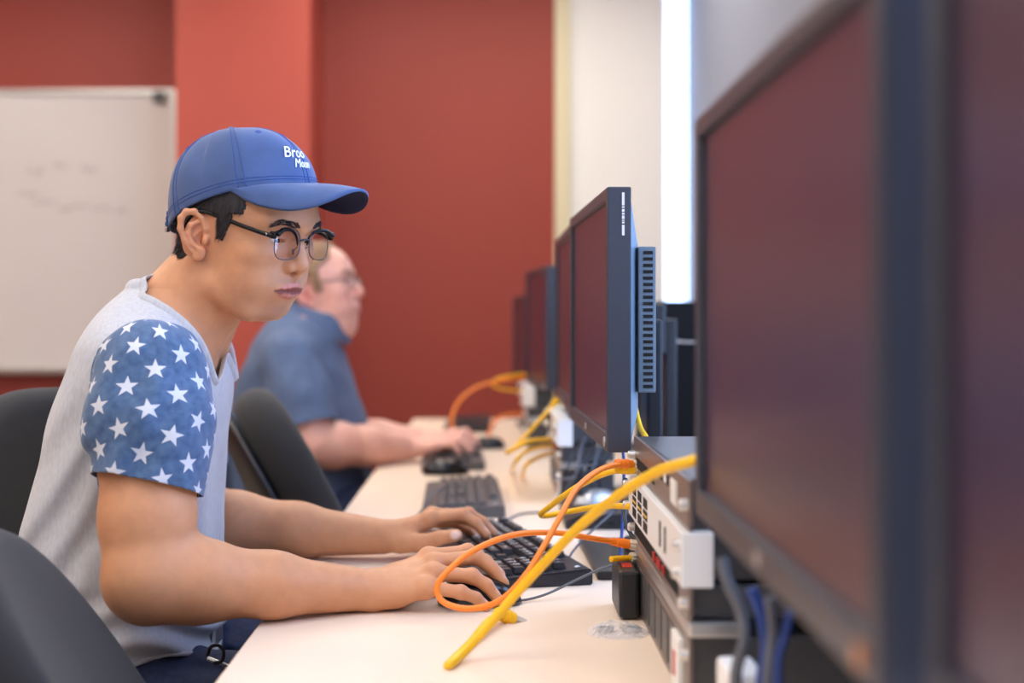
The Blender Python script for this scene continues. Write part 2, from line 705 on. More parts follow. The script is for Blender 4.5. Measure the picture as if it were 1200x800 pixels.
# right wall with three tall openings
WINS = [(1.2, 2.5), (-0.9, 0.6)]
WZ0, WZ1, WT = 0.86, 2.6, 0.06
b = BM()
ys = sorted([RY0] + [y for w in WINS for y in w] + [RY1])
segs = [(ys[i], ys[i + 1]) for i in range(0, len(ys), 2)]
for y0, y1 in segs:
    box(b, (RX1 + WT / 2, (y0 + y1) / 2, RZ / 2), (WT, y1 - y0, RZ))
for y0, y1 in WINS:
    box(b, (RX1 + WT / 2, (y0 + y1) / 2, WZ0 / 2), (WT, y1 - y0, WZ0))
    box(b, (RX1 + WT / 2, (y0 + y1) / 2, (WZ1 + RZ) / 2), (WT, y1 - y0, RZ - WZ1))
struct('wall_right', b, M['grey_wall'])
for i, (y0, y1) in enumerate(WINS):
    w = bpy.data.objects.new('window_%d' % (i + 2), None); COL.objects.link(w)
    w.location = (RX1 + 0.016, (y0 + y1) / 2, (WZ0 + WZ1) / 2); w['kind'] = 'structure'
    hy, hz = (y1 - y0) / 2, (WZ1 - WZ0) / 2
    b = BM(); t = 0.022
    box(b, (0, -hy + t / 2, 0), (0.024, t, 2 * hz), 0.003); box(b, (0, hy - t / 2, 0), (0.024, t, 2 * hz), 0.003)
    box(b, (0, 0, hz - t / 2), (0.024, 2 * hy - 2 * t, t), 0.003); box(b, (0, 0, -hz + t / 2), (0.024, 2 * hy - 2 * t, t), 0.003)
    obj('window_frame', b, M['frame_w'], w)
    b = BM(); b.faces.new([b.verts.new((0, sy * (hy - t), sz * (hz - t))) for sy, sz in ((-1, -1), (1, -1), (1, 1), (-1, 1))]); obj('window_pane', b, M['glass'], w)

# ceiling lights (the room's fluorescent troffers; last one added to brighten the white back wall)
n = 0
for lx, ly in [(x_, y_) for x_ in (-3.4, -1.9, -0.45) for y_ in (-1.2, 0.9, 2.9, 4.7)] + [(0.36, 4.75)]:
    if True:
        t = thing('ceiling_light', 'recessed fluorescent ceiling light with white diffuser', 'light', (lx, ly, RZ - 0.012), 0, 'ceiling lights')
        b = BM()
        for sx in (-1, 1):
            box(b, (sx * 0.31, 0, 0), (0.02, 1.24, 0.024), 0.002); box(b, (0, sx * 0.61, 0), (0.6, 0.02, 0.024), 0.002)
        obj('light_frame', b, M['alu'], t)
        b = BM(); box(b, (0, 0, 0.002), (0.6, 1.2, 0.012)); obj('diffuser', b, M['lamp'], t)

# whiteboard
wb = thing('whiteboard', 'large wall-mounted whiteboard with faint erased writing on red wall', 'whiteboard', (-2.58, 5.985, 1.469))
b = BM(); box(b, (0, 0, 0), (2.40, 0.012, 1.20)); obj('board_surface', b, M['board'], wb)
b = BM()
for s in (-1, 1):
    box(b, (s * 1.2, -0.004, 0), (0.022, 0.026, 1.244), 0.003)
    box(b, (0, -0.004, s * 0.611), (2.40, 0.026, 0.022), 0.003)
obj('board_frame', b, M['alu'], wb)
b = BM(); box(b, (0, -0.04, -0.612), (2.3, 0.07, 0.012), 0.003); box(b, (0, -0.075, -0.604), (2.3, 0.008, 0.022), 0.002); obj('pen_tray', b, M['alu'], wb)
b = BM(); box(b, (1.13, -0.018, 0.588), (0.055, 0.012, 0.05), 0.003); box(b, (1.13, -0.026, 0.575), (0.03, 0.014, 0.022), 0.003); obj('map_clip', b, M['gear'], wb)
b = BM(); rnd = random.Random(3)
for (px, py, w, h) in ((40, 200, 20, 11), (70, 194, 12, 8), (103, 198, 16, 9), (32, 229, 24, 10), (52, 237, 26, 7), (90, 243, 30, 6), (120, 245, 22, 5), (142, 247, 12, 6), (75, 246, 12, 4)):
    c = P(px, py, 5.976); k = 5.976 / 1600
    pts = [(c[0] + 2.58 + (u - 0.5) * w * k, -0.0072, c[2] - 1.469 + rnd.uniform(-0.5, 0.5) * h * k) for u in np.linspace(0, 1, 9)]
    sp = spline(pts, 4)
    for i in range(len(sp) - 1):
        d = Vector(sp[i + 1] - sp[i]); nrm = Vector((-d.z, 0, d.x)).normalized() * 0.004
        p0, p1 = Vector(sp[i]), Vector(sp[i + 1])
        b.faces.new([b.verts.new(p0 - nrm), b.verts.new(p1 - nrm), b.verts.new(p1 + nrm), b.verts.new(p0 + nrm)])
obj('erased_lettering', b, M['smudge'], wb)
# red marker-rail under the board is the wall itself

# ================================================================== desk
DX0, DX1, DY0, DY1 = -0.276, 0.60, -0.5, 4.9
dk = thing('desk', 'long pale maple computer desk running along the room', 'desk', ((DX0 + DX1) / 2, 2.2, 0))
hx = (DX1 - DX0) / 2
b = BM(); box(b, (0, 0, DESK - 0.0145), (2 * hx - 0.004, DY1 - DY0 - 0.004, 0.029), 0.0015); obj('worktop', b, M['maple'], dk)
b = BM()
for s in (-1, 1):
    box(b, (s * (hx - 0.001), 0, DESK - 0.0155), (0.002, DY1 - DY0, 0.027), 0.0008)
    box(b, (0, s * ((DY1 - DY0) / 2 - 0.001), DESK - 0.0155), (2 * hx, 0.002, 0.027), 0.0008)
obj('edge_band', b, M['edge'], dk)
for y in (-2.55, -0.71, 0.88, 2.55):
    b = BM(); box(b, (0.06, y, (DESK - 0.029) / 2), (0.66, 0.03, DESK - 0.029), 0.002); obj('leg', b, M['gear'], dk)
b = BM(); box(b, (0.36, 0, 0.5), (0.02, DY1 - DY0 - 0.3, 0.36), 0.002); obj('modesty_panel', b, M['gear'], dk)


# ================================================================== monitors
def monitor(label, near, far, z_top, H=0.34, base=True, warm=False, reach=0.0, group='computer monitors along the desk', base_w=0.29):
    """near / far: (x,y) of the panel's front face ends; faces the seats."""
    near, far = np.array(near), np.array(far)
    W = np.linalg.norm(far - near)
    c = (near + far) / 2
    d = (far - near) / W
    rz = math.atan2(-d[0], d[1])
    t = thing('computer_monitor', label, 'monitor', (c[0], c[1], DESK), rz, group)
    zb = z_top - H - DESK
    zt = z_top - DESK
    zm = (zb + zt) / 2
    bw = 0.017
    b = BM()
    for s in (-1, 1):
        box(b, (0.0155, s * (W / 2 - bw / 2), zm), (0.031, bw, H), 0.0025)
    box(b, (0.0155, 0, zt - bw / 2), (0.031, W - 2 * bw + 0.006, bw), 0.0025)
    box(b, (0.0155, 0, zb + bw / 2 + 0.003), (0.031, W - 2 * bw + 0.006, bw + 0.006), 0.0025)
    obj('bezel', b, M['bezel'], t)
    b = BM(); box(b, (0.009, 0, zm), (0.006, W - 2 * bw + 0.002, H - 2 * bw)); obj('screen', b, M['screen'], t)
    # tapered back
    b = BM()
    a0 = [(0.029, y, z) for y, z in ((-W / 2 + .004, zb + .004), (W / 2 - .004, zb + .004), (W / 2 - .004, zt - .004), (-W / 2 + .004, zt - .004))]
    a1 = [(0.046, y, z) for y, z in ((-W / 2 + .05, zb + .05), (W / 2 - .05, zb + .05), (W / 2 - .05, zt - .075), (-W / 2 + .05, zt - .075))]
    va = [b.verts.new(p) for p in a0]; vb = [b.verts.new(p) for p in a1]
    b.faces.new(va); b.faces.new(vb[::-1])
    for i in range(4):
        b.faces.new([va[i], va[(i + 1) % 4], vb[(i + 1) % 4], vb[i]])
    bmesh.ops.recalc_face_normals(b, faces=b.faces[:])
    bk = obj('back_shell', b, M['vent'], t)
    y0, y1, z0, z1 = -W / 2 + .03, W / 2 - .03, zm - 0.095, zm + 0.095
    b = BM(); box(b, (0.0555, 0, zm), (0.023, y1 - y0, z1 - z0), 0.002); vb_ = obj('vent_box', b, M['vent'], t)
    b = BM()
    for k in range(22):
        z = z0 + 0.008 + k * (z1 - z0 - 0.016) / 21
        for s in (-1, 1):
            box(b, (0.0565, s * (y1 + 0.0002), z), (0.0125, 0.002, 0.0042))
        for q in range(4):
            box(b, (0.0672, y0 + 0.07 + q * (y1 - y0 - 0.14) / 3, z), (0.001, 0.06, 0.0042))
    obj('vent_grille', b, M['slot'], vb_)
    # stand
    b = BM(); box(b, (0.075 + reach / 2, 0, zm - 0.02), (0.024 + reach, 0.1, 0.1), 0.006); box(b, (0.098 + reach, 0, (zm + 0.012) / 2), (0.024, 0.075, zm - 0.012), 0.005); obj('stand_neck', b, M['black'], t)
    b = BM(); box(b, (0.082 + reach, 0, 0.0065), (0.16, base_w, 0.013), 0.004); box(b, (0.098 + reach, 0, 0.02), (0.07, 0.12, 0.022), 0.008); obj('stand_base', b, M['black'], t)
    b = BM(); lathe(b, [(0, 0.0), (0.0065, 0.0), (0.0065, 0.0016), (0.005, 0.0022), (0, 0.0022)], 18, Matrix.Translation((-0.0001, -W / 2 + 0.028, zb + 0.0115)) @ Matrix.Rotation(-math.pi / 2, 4, 'Y')); obj('power_button', b, M['badge'] if warm else M['silver'], t)
    b = BM(); box(b, (-0.0004, 0, zb + 0.0115), (0.0012, 0.016, 0.009), 0.0005); obj('maker_badge', b, M['silver'], t)
    return t, W, zb, zt


m2, W2, zb2, zt2 = monitor('computer monitor facing the man in the blue cap, beside the rack equipment', (0.149, 1.745), (0.134, 2.315), ZC + 0.1675)
# white print down the side of the bezel
b = BM(); zc_ = zt2 - 0.0075
for ln, gap in ((0.0165, 0.0012), (0.002, 0.0016), (0.0035, 0.0012), (0.0025, 0.001), (0.0045, 0.0012), (0.0012, 0.001), (0.0022, 0.0018), (0.0135, 0)):
    box(b, (0.0205, -W2 / 2 - 0.0001, zc_ - ln / 2), (0.0032, 0.0006, ln)); zc_ -= ln + gap
obj('side_print', b, M['txt'], m2)
monitor('large blurred monitor closest to the camera, its power button showing warm', (0.173, 0.61), (0.1765, 1.18), ZC + 0.1705, warm=True)
monitor('monitor cut off by the photo\'s right edge, nearer than any other', (0.186, 0.02), (0.186, 0.585), ZC + 0.171)
monitor('monitor mostly hidden directly behind the sharp monitor, white rack gear below it', (0.143, 2.40), (0.141, 2.97), ZC + 0.168, reach=0.11)
monitor('blurred dark monitor turned slightly outward, pale side edge showing, at the far station', (0.146, 3.60), (0.105, 4.15), ZC + 0.137, H=0.33, reach=0.12)
monitor('small reddish monitor farthest down the desk, against the red wall', (0.112, 4.25), (0.078, 4.76), ZC + 0.07, H=0.29)


# ================================================================== rack gear
def rack_stack(xf, y0, where, L=0.482, D=0.26, top=True):
    """Units laid on the desk, faces toward the seats; y0 = far end, length 0.5."""
    yc = y0 - L / 2
    g = 'rack gear stacked on the desk ' + where
    def screws(t, h, zc=None):
        for s in (-1, 1):
            for z in ((h * 0.25, h * 0.75) if h > 0.05 else (h * 0.5,)):
                b = BM()
                lathe(b, [(0, 0), (0.0055, 0), (0.0055, 0.007), (0.0035, 0.009), (0, 0.009)], 14, Matrix.Translation((-0.004, s * (L / 2 - 0.01), z)) @ Matrix.Rotation(-math.pi / 2, 4, 'Y'))
                obj('thumbscrew', b, M['steel'], t, smooth=True, sharp=0.6)
    z = DESK
    # bottom router
    h = 0.068
    t = thing('rack_router', 'dark slotted rack router, lowest of the stack ' + where, 'router', (xf, yc, z), 0, None)
    b = BM(); box(b, (D / 2, 0, h / 2), (D, L - 0.03, h - 0.002), 0.002); obj('case', b, M['gear'], t)
    b = BM(); box(b, (-0.002, 0, h / 2), (0.004, L, h - 0.003), 0.001); fp = obj('face_plate', b, M['gearface'], t)
    b = BM()
    for k in range(7):
        box(b, (-0.0045, 0.2 - k * 0.055, h / 2), (0.002, 0.044, h * 0.72), 0.0008); obj('module_cover', b, M['gear'], fp); b = BM()
    b.free()
    b = BM(); box(b, (-0.006, -0.178, h * 0.46), (0.006, 0.05, h * 0.8), 0.001); lb = obj('white_module', b, M['white_pl'], t)
    b = BM(); box(b, (-0.0095, -0.176, h * 0.45), (0.001, 0.012, h * 0.34)); obj('red_mark', b, M['red_pl'], lb)
    screws(t, h)
    z += h
    # silver strip unit
    h = 0.016
    t = thing('cable_bar', 'thin silver bar between two rack units ' + where, 'bar', (xf, yc, z), 0, None)
    b = BM(); box(b, (0.02, 0, h / 2), (0.05, L, h - 0.001), 0.003); obj('bar', b, M['alu'], t)
    z += h
    # port unit
    h = 0.030
    t = thing('network_switch', 'brown-black network switch with a row of ports ' + where, 'switch', (xf, yc, z), 0, None)
    b = BM(); box(b, (D / 2, 0, h / 2), (D, L - 0.03, h - 0.001), 0.002); obj('case', b, M['gear'], t)
    b = BM(); box(b, (-0.002, 0, h / 2), (0.004, L, h - 0.001), 0.001); fp = obj('face_plate', b, M['gearface'], t)
    b = BM()
    for k in range(24):
        box(b, (-0.0042, 0.215 - k * 0.0165, h / 2), (0.001, 0.0115, 0.014))
    obj('port_row', b, M['slot'], fp)
    b = BM()
    for k in (12, 14, 15, 17):
        box(b, (-0.0052, 0.215 - k * 0.0165, h / 2), (0.003, 0.010, 0.010), 0.001); obj('port_plug', b, M['red_pl'], fp); b = BM()
    b.free()
    screws(t, h)
    z += h
    # white panel
    h = 0.052
    t = thing('patch_panel', 'white patch panel with square dark ports ' + where, 'patch panel', (xf - 0.006, yc, z), 0, None)
    b = BM(); box(b, (0.01, 0, h / 2), (0.03, L, h - 0.001), 0.002); fp = obj('face_plate', b, M['white_pl'], t)
    b = BM(); box(b, (0.02 + D / 4, 0, h / 2), (D / 2, L - 0.05, h - 0.006), 0.002); obj('case', b, M['gear'], t)
    b = BM()
    for k in range(3):
        for q in range(3):
            box(b, (-0.0053, 0.166 - k * 0.058, 0.012 + q * 0.0135), (0.001, 0.036, 0.0105)); obj('port', b, M['slot'], fp); b = BM()
    for k in range(2):
        box(b, (-0.0053, -0.085 - k * 0.04, 0.026), (0.001, 0.010, 0.026)); obj('port', b, M['slot'], fp); b = BM()
    b.free()
    b = BM()
    for k in range(3):
        box(b, (-0.0058, 0.166 - k * 0.058, 0.0255), (0.001, 0.036, 0.002))
    obj('yellow_strip', b, M['yellow'], fp)
    screws(t, h)
    z += h
    if not top:
        return z
    # top switch
    h = 0.048
    t = thing('rack_switch', 'dark steel network switch on top of the rack stack ' + where, 'switch', (xf, yc, z), 0, None)
    b = BM(); box(b, (D / 2, 0, h / 2), (D, L - 0.03, h - 0.001), 0.002); obj('case', b, M['gear'], t)
    b = BM(); box(b, (-0.002, 0, h / 2), (0.004, L, h - 0.002), 0.001); fp = obj('face_plate', b, M['gearface'], t)
    b = BM()
    for k in range(12):
        box(b, (-0.0042, 0.205 - k * 0.016, 0.017), (0.001, 0.0115, 0.012))
    for k in range(4):
        box(b, (-0.0042, -0.03 - k * 0.02, 0.03), (0.001, 0.013, 0.011))
    obj('port_row', b, M['slot'], fp)
    b = BM(); box(b, (-0.0046, -0.14, 0.024), (0.0016, 0.04, 0.024), 0.0004); obj('rating_sticker', b, M['white_pl'], fp); b = BM(); box(b, (-0.0046, -0.075, 0.033), (0.0016, 0.018, 0.014), 0.0004); obj('rating_sticker', b, M['white_pl'], fp)
    screws(t, h)
    return z + h


rack_stack(0.186, 1.735, 'behind the large blurred monitor')
rack_stack(0.139, 3.06, 'under the half-hidden monitor', 0.43, 0.10, False)
rack_stack(0.105, 4.235, 'at the far end of the desk', 0.43, 0.09, False)

# ================================================================== tower computer behind the sharp monitor
t = thing('tower_computer', 'black tower computer standing behind the sharp monitor', 'computer', (0.47, 3.33, DESK))
b = BM(); box(b, (0, 0, 0.2), (0.19, 0.44, 0.4), 0.004); obj('case', b, M['tower'], t)
b = BM(); box(b, (0, -0.2215, 0.2), (0.188, 0.006, 0.396), 0.002); fp = obj('front_panel', b, M['tower'], t)
b = BM(); box(b, (0, -0.225, 0.305), (0.184, 0.003, 0.0025)); box(b, (-0.085, -0.2252, 0.32), (0.006, 0.003, 0.05)); obj('seam_trim', b, M['greyc'], fp)
b = BM(); box(b, (-0.055, -0.231, 0.309), (0.02, 0.014, 0.008), 0.002); tube(b, [(-0.045, -0.233, 0.309), (-0.02, -0.236, 0.3075), (0.03, -0.236, 0.3075)], 0.0018); obj('usb_plug', b, M['white_pl'], fp)
for sx in (-1, 1):
    b = BM(); box(b, (sx * 0.1, -0.16, 0.27), (0.006, 0.04, 0.14), 0.002); obj('side_bracket', b, M['vent'], t)
# dark desktop computer behind the closest monitor
t = thing('desktop_computer', 'black desktop computer behind the large blurred monitor', 'computer', (0.47, 0.90, DESK))
b = BM(); box(b, (0, 0, 0.17), (0.2, 0.62, 0.34), 0.004); obj('case', b, M['black'], t)
b = BM(); box(b, (0, 0.312, 0.17), (0.196, 0.006, 0.336), 0.002); fp = obj('front_panel', b, M['blackg'], t)
b = BM()
for k in range(9):
    box(b, (-0.1005, -0.2 + k * 0.02, 0.2), (0.001, 0.008, 0.14))
obj('side_vent', b, M['slot'], t)
# ================================================================== chairs
def oval_pad(bm, cy, cz, ry, rz, t, bend=0.03, n=2.7, M=None, seg=64, front=0.016):
    """Rounded oval pad in the YZ plane, facing +X, edge rounded to thickness t."""
    tb = bmesh.new()
    prof = []
    for k in range(9):
        r = k / 8 * 0.86
        prof.append((r, t / 2 + front * (1 - (r / 0.86) ** 2)))
    for k in range(1, 10):
        a = math.pi * k / 10
        prof.append((0.86 + 0.14 * math.sin(a), t / 2 * math.cos(a)))
    for k in range(9):
        r = 0.86 * (1 - k / 8)
        prof.append((r, -t / 2))
    rings = []
    for r, x in prof:
        if r < 1e-6:
            rings.append([tb.verts.new((x, cy, cz))])
            continue
        ring = []
        for q in range(seg):
            a = 2 * math.pi * q / seg
            c, s = math.cos(a), math.sin(a)
            y = math.copysign(abs(c) ** (2 / n), c) * ry * r
            z = math.copysign(abs(s) ** (2 / n), s) * rz * r
            z *= 1.0
            y *= 1.0 - 0.10 * (z / rz)
            ring.append(tb.verts.new((x + bend * (y / ry) ** 2 + 0.02 * math.cos(2.2 * (z / rz + 0.5)), cy + y, cz + z)))
        rings.append(ring)
    for a, b in zip(rings[:-1], rings[1:]):
        for q in range(seg):
            q2 = (q + 1) % seg
            if len(a) == 1:
                tb.faces.new([a[0], b[q], b[q2]])
            elif len(b) == 1:
                tb.faces.new([a[q], b[0], a[q2]])
            else:
                tb.faces.new([a[q], b[q], b[q2], a[q2]])
    merge(bm, tb, M)


def task_chair(label, x, y, rot, zs=0.49, back=0.97, recline=14, ry=0.225, rz=0.26):
    """Seat at (x,y), facing +X turned by rot degrees; back = height of the top of the backrest."""
    t = thing('task_chair', label, 'chair', (x, y, 0), math.radians(rot), 'black task chairs at the desk')
    b = BM()
    oval_pad(b, 0, 0, 0.235, 0.235, 0.075, bend=0.0, n=3.2, M=Matrix.Translation((0.0, 0, zs - 0.045)) @ Matrix.Rotation(-math.pi / 2, 4, 'Y'))
    obj('seat', b, M['fabric'], t, smooth=True)
    R = math.radians(recline)
    cz = back - rz * math.cos(R)
    Mb = Matrix.Translation((-0.235, 0, cz)) @ Matrix.Rotation(-R, 4, 'Y')
    b = BM(); oval_pad(b, 0, 0, ry, rz, 0.085, bend=0.035, M=Mb); obj('backrest', b, M['fabric'], t, smooth=True)
    b = BM(); oval_pad(b, 0, 0, ry * 0.97, rz * 0.96, 0.022, bend=0.035, front=0.004, M=Mb @ Matrix.Translation((-0.062, 0, -0.01))); obj('back_shell', b, M['black'], t, smooth=True)
    b = BM()
    tube(b, spline([(-0.02, 0, zs - 0.1), (-0.2, 0, zs - 0.09), (-0.31, 0, zs - 0.02), (-0.315 - 0.02, 0, cz - 0.12), (-0.335 - 0.02, 0, cz)], 8), 0.02, 10)
    obj('back_support', b, M['black'], t, smooth=True)
    b = BM(); lathe(b, [(0, 0.1), (0.03, 0.1), (0.03, zs - 0.24), (0.018, zs - 0.24), (0.018, zs - 0.1), (0.07, zs - 0.095), (0.07, zs - 0.075), (0, zs - 0.075)], 20); obj('gas_column', b, M['blackg'], t, smooth=True, sharp=0.6)
    for k in range(5):
        a = 2 * math.pi * k / 5 + 0.3
        c, s = math.cos(a), math.sin(a)
        b = BM(); tube(b, [(0.02 * c, 0.02 * s, 0.115), (0.16 * c, 0.16 * s, 0.1), (0.29 * c, 0.29 * s, 0.075)], [0.024, 0.02, 0.013], 8); lg = obj('leg', b, M['black'], t, smooth=True)
        b = BM(); lathe(b, [(0, -0.018), (0.024, -0.018), (0.028, -0.012), (0.028, 0.012), (0.024, 0.018), (0, 0.018)], 16, Matrix.Translation((0.285 * c, 0.285 * s, 0.0285)) @ Matrix.Rotation(a, 4, 'Z') @ Matrix.Rotation(math.pi / 2, 4, 'X')); tube(b, [(0.285 * c, 0.285 * s, 0.03), (0.285 * c, 0.285 * s, 0.08)], 0.007, 8)
        obj('caster', b, M['rubber'], lg, smooth=True, sharp=0.7)
    return t


task_chair('blurred black chair back nearest the camera, cut by the lower left corner', -0.185, 1.38, 12, zs=0.45, back=0.890, recline=20)
task_chair('black task chair the man in the blue cap sits on', -0.42, 1.93, -28, zs=0.478, back=0.99, recline=10)
task_chair('empty black task chair between the two seated men', -0.14, 2.66, 12, zs=0.47, back=0.962, recline=15)
task_chair('black task chair under the man in the navy collared shirt', -0.535, 3.50, 0, zs=0.475, back=0.96, recline=8)


# ================================================================== keyboards
KU = 0.0187
GLYPH = {}


def glyph(ch, size=0.0125):
    if ch not in GLYPH:
        t = text_bm(ch, size if len(ch) == 1 else 0.0062, 0.0, bold=0.00035 if len(ch) == 1 else 0.00015)
        GLYPH[ch] = ([v.co.copy() for v in t.verts], [[v.index for v in f.verts] for f in t.faces]) if not t.verts.index_update() else None
        t.free()
    return GLYPH[ch]


def keyboard(label, corner, rot, mats, legends=False, logo=False, tilt=0.0):
    """corner = near rear corner on the desk (x,y); rot degrees; length runs away from the camera."""
    Lk, Dk = 0.452, 0.152
    a = math.radians(rot)
    # local frame: +X toward the monitors, +Y away from the camera, origin at the board's centre
    off = Vector((Dk / 2, -Lk / 2, 0))
    off.rotate(Euler((0, 0, a)))
    t = thing('keyboard', label, 'keyboard', (corner[0] - off.x, corner[1] - off.y, DESK), a, 'computer keyboards on the desk')
    case, cap = mats
    b = BM()
    prism(b, [(-Dk / 2, 0.0), (Dk / 2, 0.0), (Dk / 2, 0.021), (Dk / 2 - 0.01, 0.022), (-Dk / 2 + 0.004, 0.012), (-Dk / 2, 0.008)], 'y', -Lk / 2, Lk / 2, 0.002)
    obj('case', b, case, t)
    rows = [
        [('Esc', 1), None, ('F1', 1), ('F2', 1), ('F3', 1), ('F4', 1), 0.5, ('F5', 1), ('F6', 1), ('F7', 1), ('F8', 1), 0.5, ('F9', 1), ('F10', 1), ('F11', 1), ('F12', 1), 0.25, ('PrtSc', 1), ('ScrLk', 1), ('Pause', 1)],
        [(c, 1) for c in '`1234567890-='] + [('Back', 2), 0.25, ('Ins', 1), ('Home', 1), ('PgUp', 1), 0.25, ('Num', 1), ('/', 1), ('*', 1), ('-', 1)],
        [('Tab', 1.5)] + [(c, 1) for c in 'QWERTYUIOP[]'] + [('\\', 1.5), 0.25, ('Del', 1), ('End', 1), ('PgDn', 1), 0.25, ('7', 1), ('8', 1), ('9', 1), ('+', 1)],
        [('Caps', 1.75)] + [(c, 1) for c in "ASDFGHJKL;'"] + [('Enter', 2.25), 3.5, ('4', 1), ('5', 1), ('6', 1), ('', 1)],
        [('Shift', 2.25)] + [(c, 1) for c in 'ZXCVBNM,./'] + [('Shift', 2.75), 1.25, ('', 1), 1.25, ('1', 1), ('2', 1), ('3', 1), ('', 1)],
        [('Ctrl', 1.5), ('', 1), ('Alt', 1.25), ('', 6.25), ('Alt', 1.25), ('', 1), ('', 1), ('Ctrl', 1.75), 0.25, ('', 1), ('', 1), ('', 1), 0.25, ('0', 2), ('.', 1), ('', 1)]]
    kb, lb = BM(), BM()
    slope = math.atan2(0.010, Dk - 0.014)
    for ri, row in enumerate(rows):
        x = Dk / 2 - 0.018 - ri * KU - (0.004 if ri else 0)
        z = 0.012 + (x + Dk / 2) * math.tan(slope) + 0.0005
        y = Lk / 2 - 0.011
        for it in row:
            if it is None:
                y -= KU
                continue
            if not isinstance(it, tuple):
                y -= it * KU
                continue
            ch, w = it
            yc = y - w * KU / 2
            y -= w * KU
            hw, hl = w * KU / 2 - 0.0008, KU / 2 - 0.0008
            A = [kb.verts.new((x + sx * hl, yc + sy * hw, z)) for sx, sy in ((-1, -1), (1, -1), (1, 1), (-1, 1))]
            B = [kb.verts.new((x + sx * (hl - 0.002), yc + sy * (hw - 0.002), z + 0.0075)) for sx, sy in ((-1, -1), (1, -1), (1, 1), (-1, 1))]
            kb.faces.new(B)
            for i in range(4):
                kb.faces.new([A[i], A[(i + 1) % 4], B[(i + 1) % 4], B[i]])
            if legends and ch:
                vs, fs = glyph(ch)
                vv = [lb.verts.new((x + 0.0018 + v.y, yc + 0.002 - v.x, z + 0.0078)) for v in vs]
                for f in fs:
                    try:
                        lb.faces.new([vv[i] for i in f])
                    except ValueError:
                        pass
    obj('keycaps', kb, cap, t)
    if legends:
        obj('key_legends', lb, M['txt'], t)
    else:
        lb.free()
    if logo:
        b = BM()
        y0 = -Lk / 2 + 0.008
        pts = [(0.060, y0 + 0.016), (0.0625, y0 + 0.009), (0.061, y0 + 0.004), (0.0575, y0 + 0.0075), (0.0575, y0 + 0.013)]
        b.faces.new([b.verts.new((u, v, 0.0235)) for u, v in pts])
        pts = [(0.056, y0 + 0.012), (0.0575, y0 + 0.003), (0.0555, y0 + 0.0005), (0.0535, y0 + 0.006)]
        b.faces.new([b.verts.new((u, v, 0.0234)) for u, v in pts])
        obj('maker_mark', b, M['txt'], t)
    return t


kb1 = keyboard('black keyboard with white legends under the hands of the man in the cap', (0.139, 1.853), 13.5, (M['kbcase'], M['keycap']), legends=True, logo=True)
kb2 = keyboard('unused dark grey keyboard in front of the empty chair, thin cord looped over it', (0.026, 2.475), 1.5, (M['kbgrey'], M['kbgrey']), legends=False, logo=True)
kb3 = keyboard('blurred dark keyboard under the hand of the man in the navy shirt', (-0.013, 3.235), 2, (M['kbgrey'], M['keycap']))
kb4 = keyboard('most distant keyboard, a dark sliver near the far orange cables', (0.0, 4.30), 0, (M['keycap'], M['keycap']))


# ================================================================== mice
def mouse(label, c, rot, mats, L=0.108, W=0.062, H=0.036, h0=0.0):
    """Local +X = front (buttons)."""
    t = thing('computer_mouse', label, 'mouse', (c[0], c[1], DESK + h0), math.radians(rot), 'computer mice on the desk')
    nu, nv = 28, 12
    b = BM()
    rings = []
    for j in range(nv + 1):
        ph = math.pi / 2 * j / nv
        zz = H * math.sin(ph) ** 0.9 if j else 0.002
        k = math.cos(ph) ** 0.55 if j < nv else 0
        if k == 0:
            rings.append([b.verts.new((-0.006, 0, H))])
            continue
        ring = []
        for q in range(nu):
            a = 2 * math.pi * q / nu
            cx, sy = math.cos(a), math.sin(a)
            x = math.copysign(abs(cx) ** 0.78, cx) * L / 2 * k
            y = math.copysign(abs(sy) ** 0.78, sy) * W / 2 * k * (1 - 0.10 * math.cos(a * 2))
            fr = max(0, x / (L / 2))
            ring.append(b.verts.new((x, y, zz * (1 - 0.42 * fr ** 1.6) * (1 - 0.10 * max(0, -x / (L / 2)) ** 2))))
        rings.append(ring)
    b.faces.new(rings[0][::-1])
    for a_, b_ in zip(rings[:-1], rings[1:]):
        for q in range(nu):
            q2 = (q + 1) % nu
            b.faces.new([a_[q], a_[q2], b_[0]] if len(b_) == 1 else [a_[q], a_[q2], b_[q2], b_[q]])
    obj('shell', b, mats[0], t, smooth=True)
    b = BM(); lathe(b, [(0, -0.004), (0.009, -0.004), (0.01, 0), (0.009, 0.004), (0, 0.004)], 16, Matrix.Translation((L * 0.27, 0, H * 0.72)) @ Matrix.Rotation(math.pi / 2, 4, 'X')); obj('scroll_wheel', b, mats[1], t, smooth=True)
    return t


ms1 = mouse('black mouse covered by the near hand of the man in the cap', (-0.014, 1.735), 5, (M['blackg'], M['slot']))
ms2 = mouse('silver topped mouse resting on a flat black box beside the cables', (0.19, 2.46), 200, (M['silver'], M['black']), L=0.085, W=0.05, H=0.028, h0=0.026)
ms3 = mouse('black mouse beside the keyboard of the man in the navy shirt', (-0.105, 3.165), 5, (M['blackg'], M['slot']))
ms4 = mouse('small dark mouse past the hand of the man in the navy shirt', (-0.002, 3.78), 190, (M['black'], M['slot']), L=0.085, W=0.055, H=0.034)


def cord(parent, pts, r, mat, name='cord'):
    """Round cable in world coordinates attached to a thing."""
    bpy.context.view_layer.update()
    inv = parent.matrix_world.inverted()
    b = BM()
    tube(b, [inv @ Vector([float(c) for c in p]) for p in spline(pts, 8)], r, 10)
    return obj(name, b, mat, parent, smooth=True)


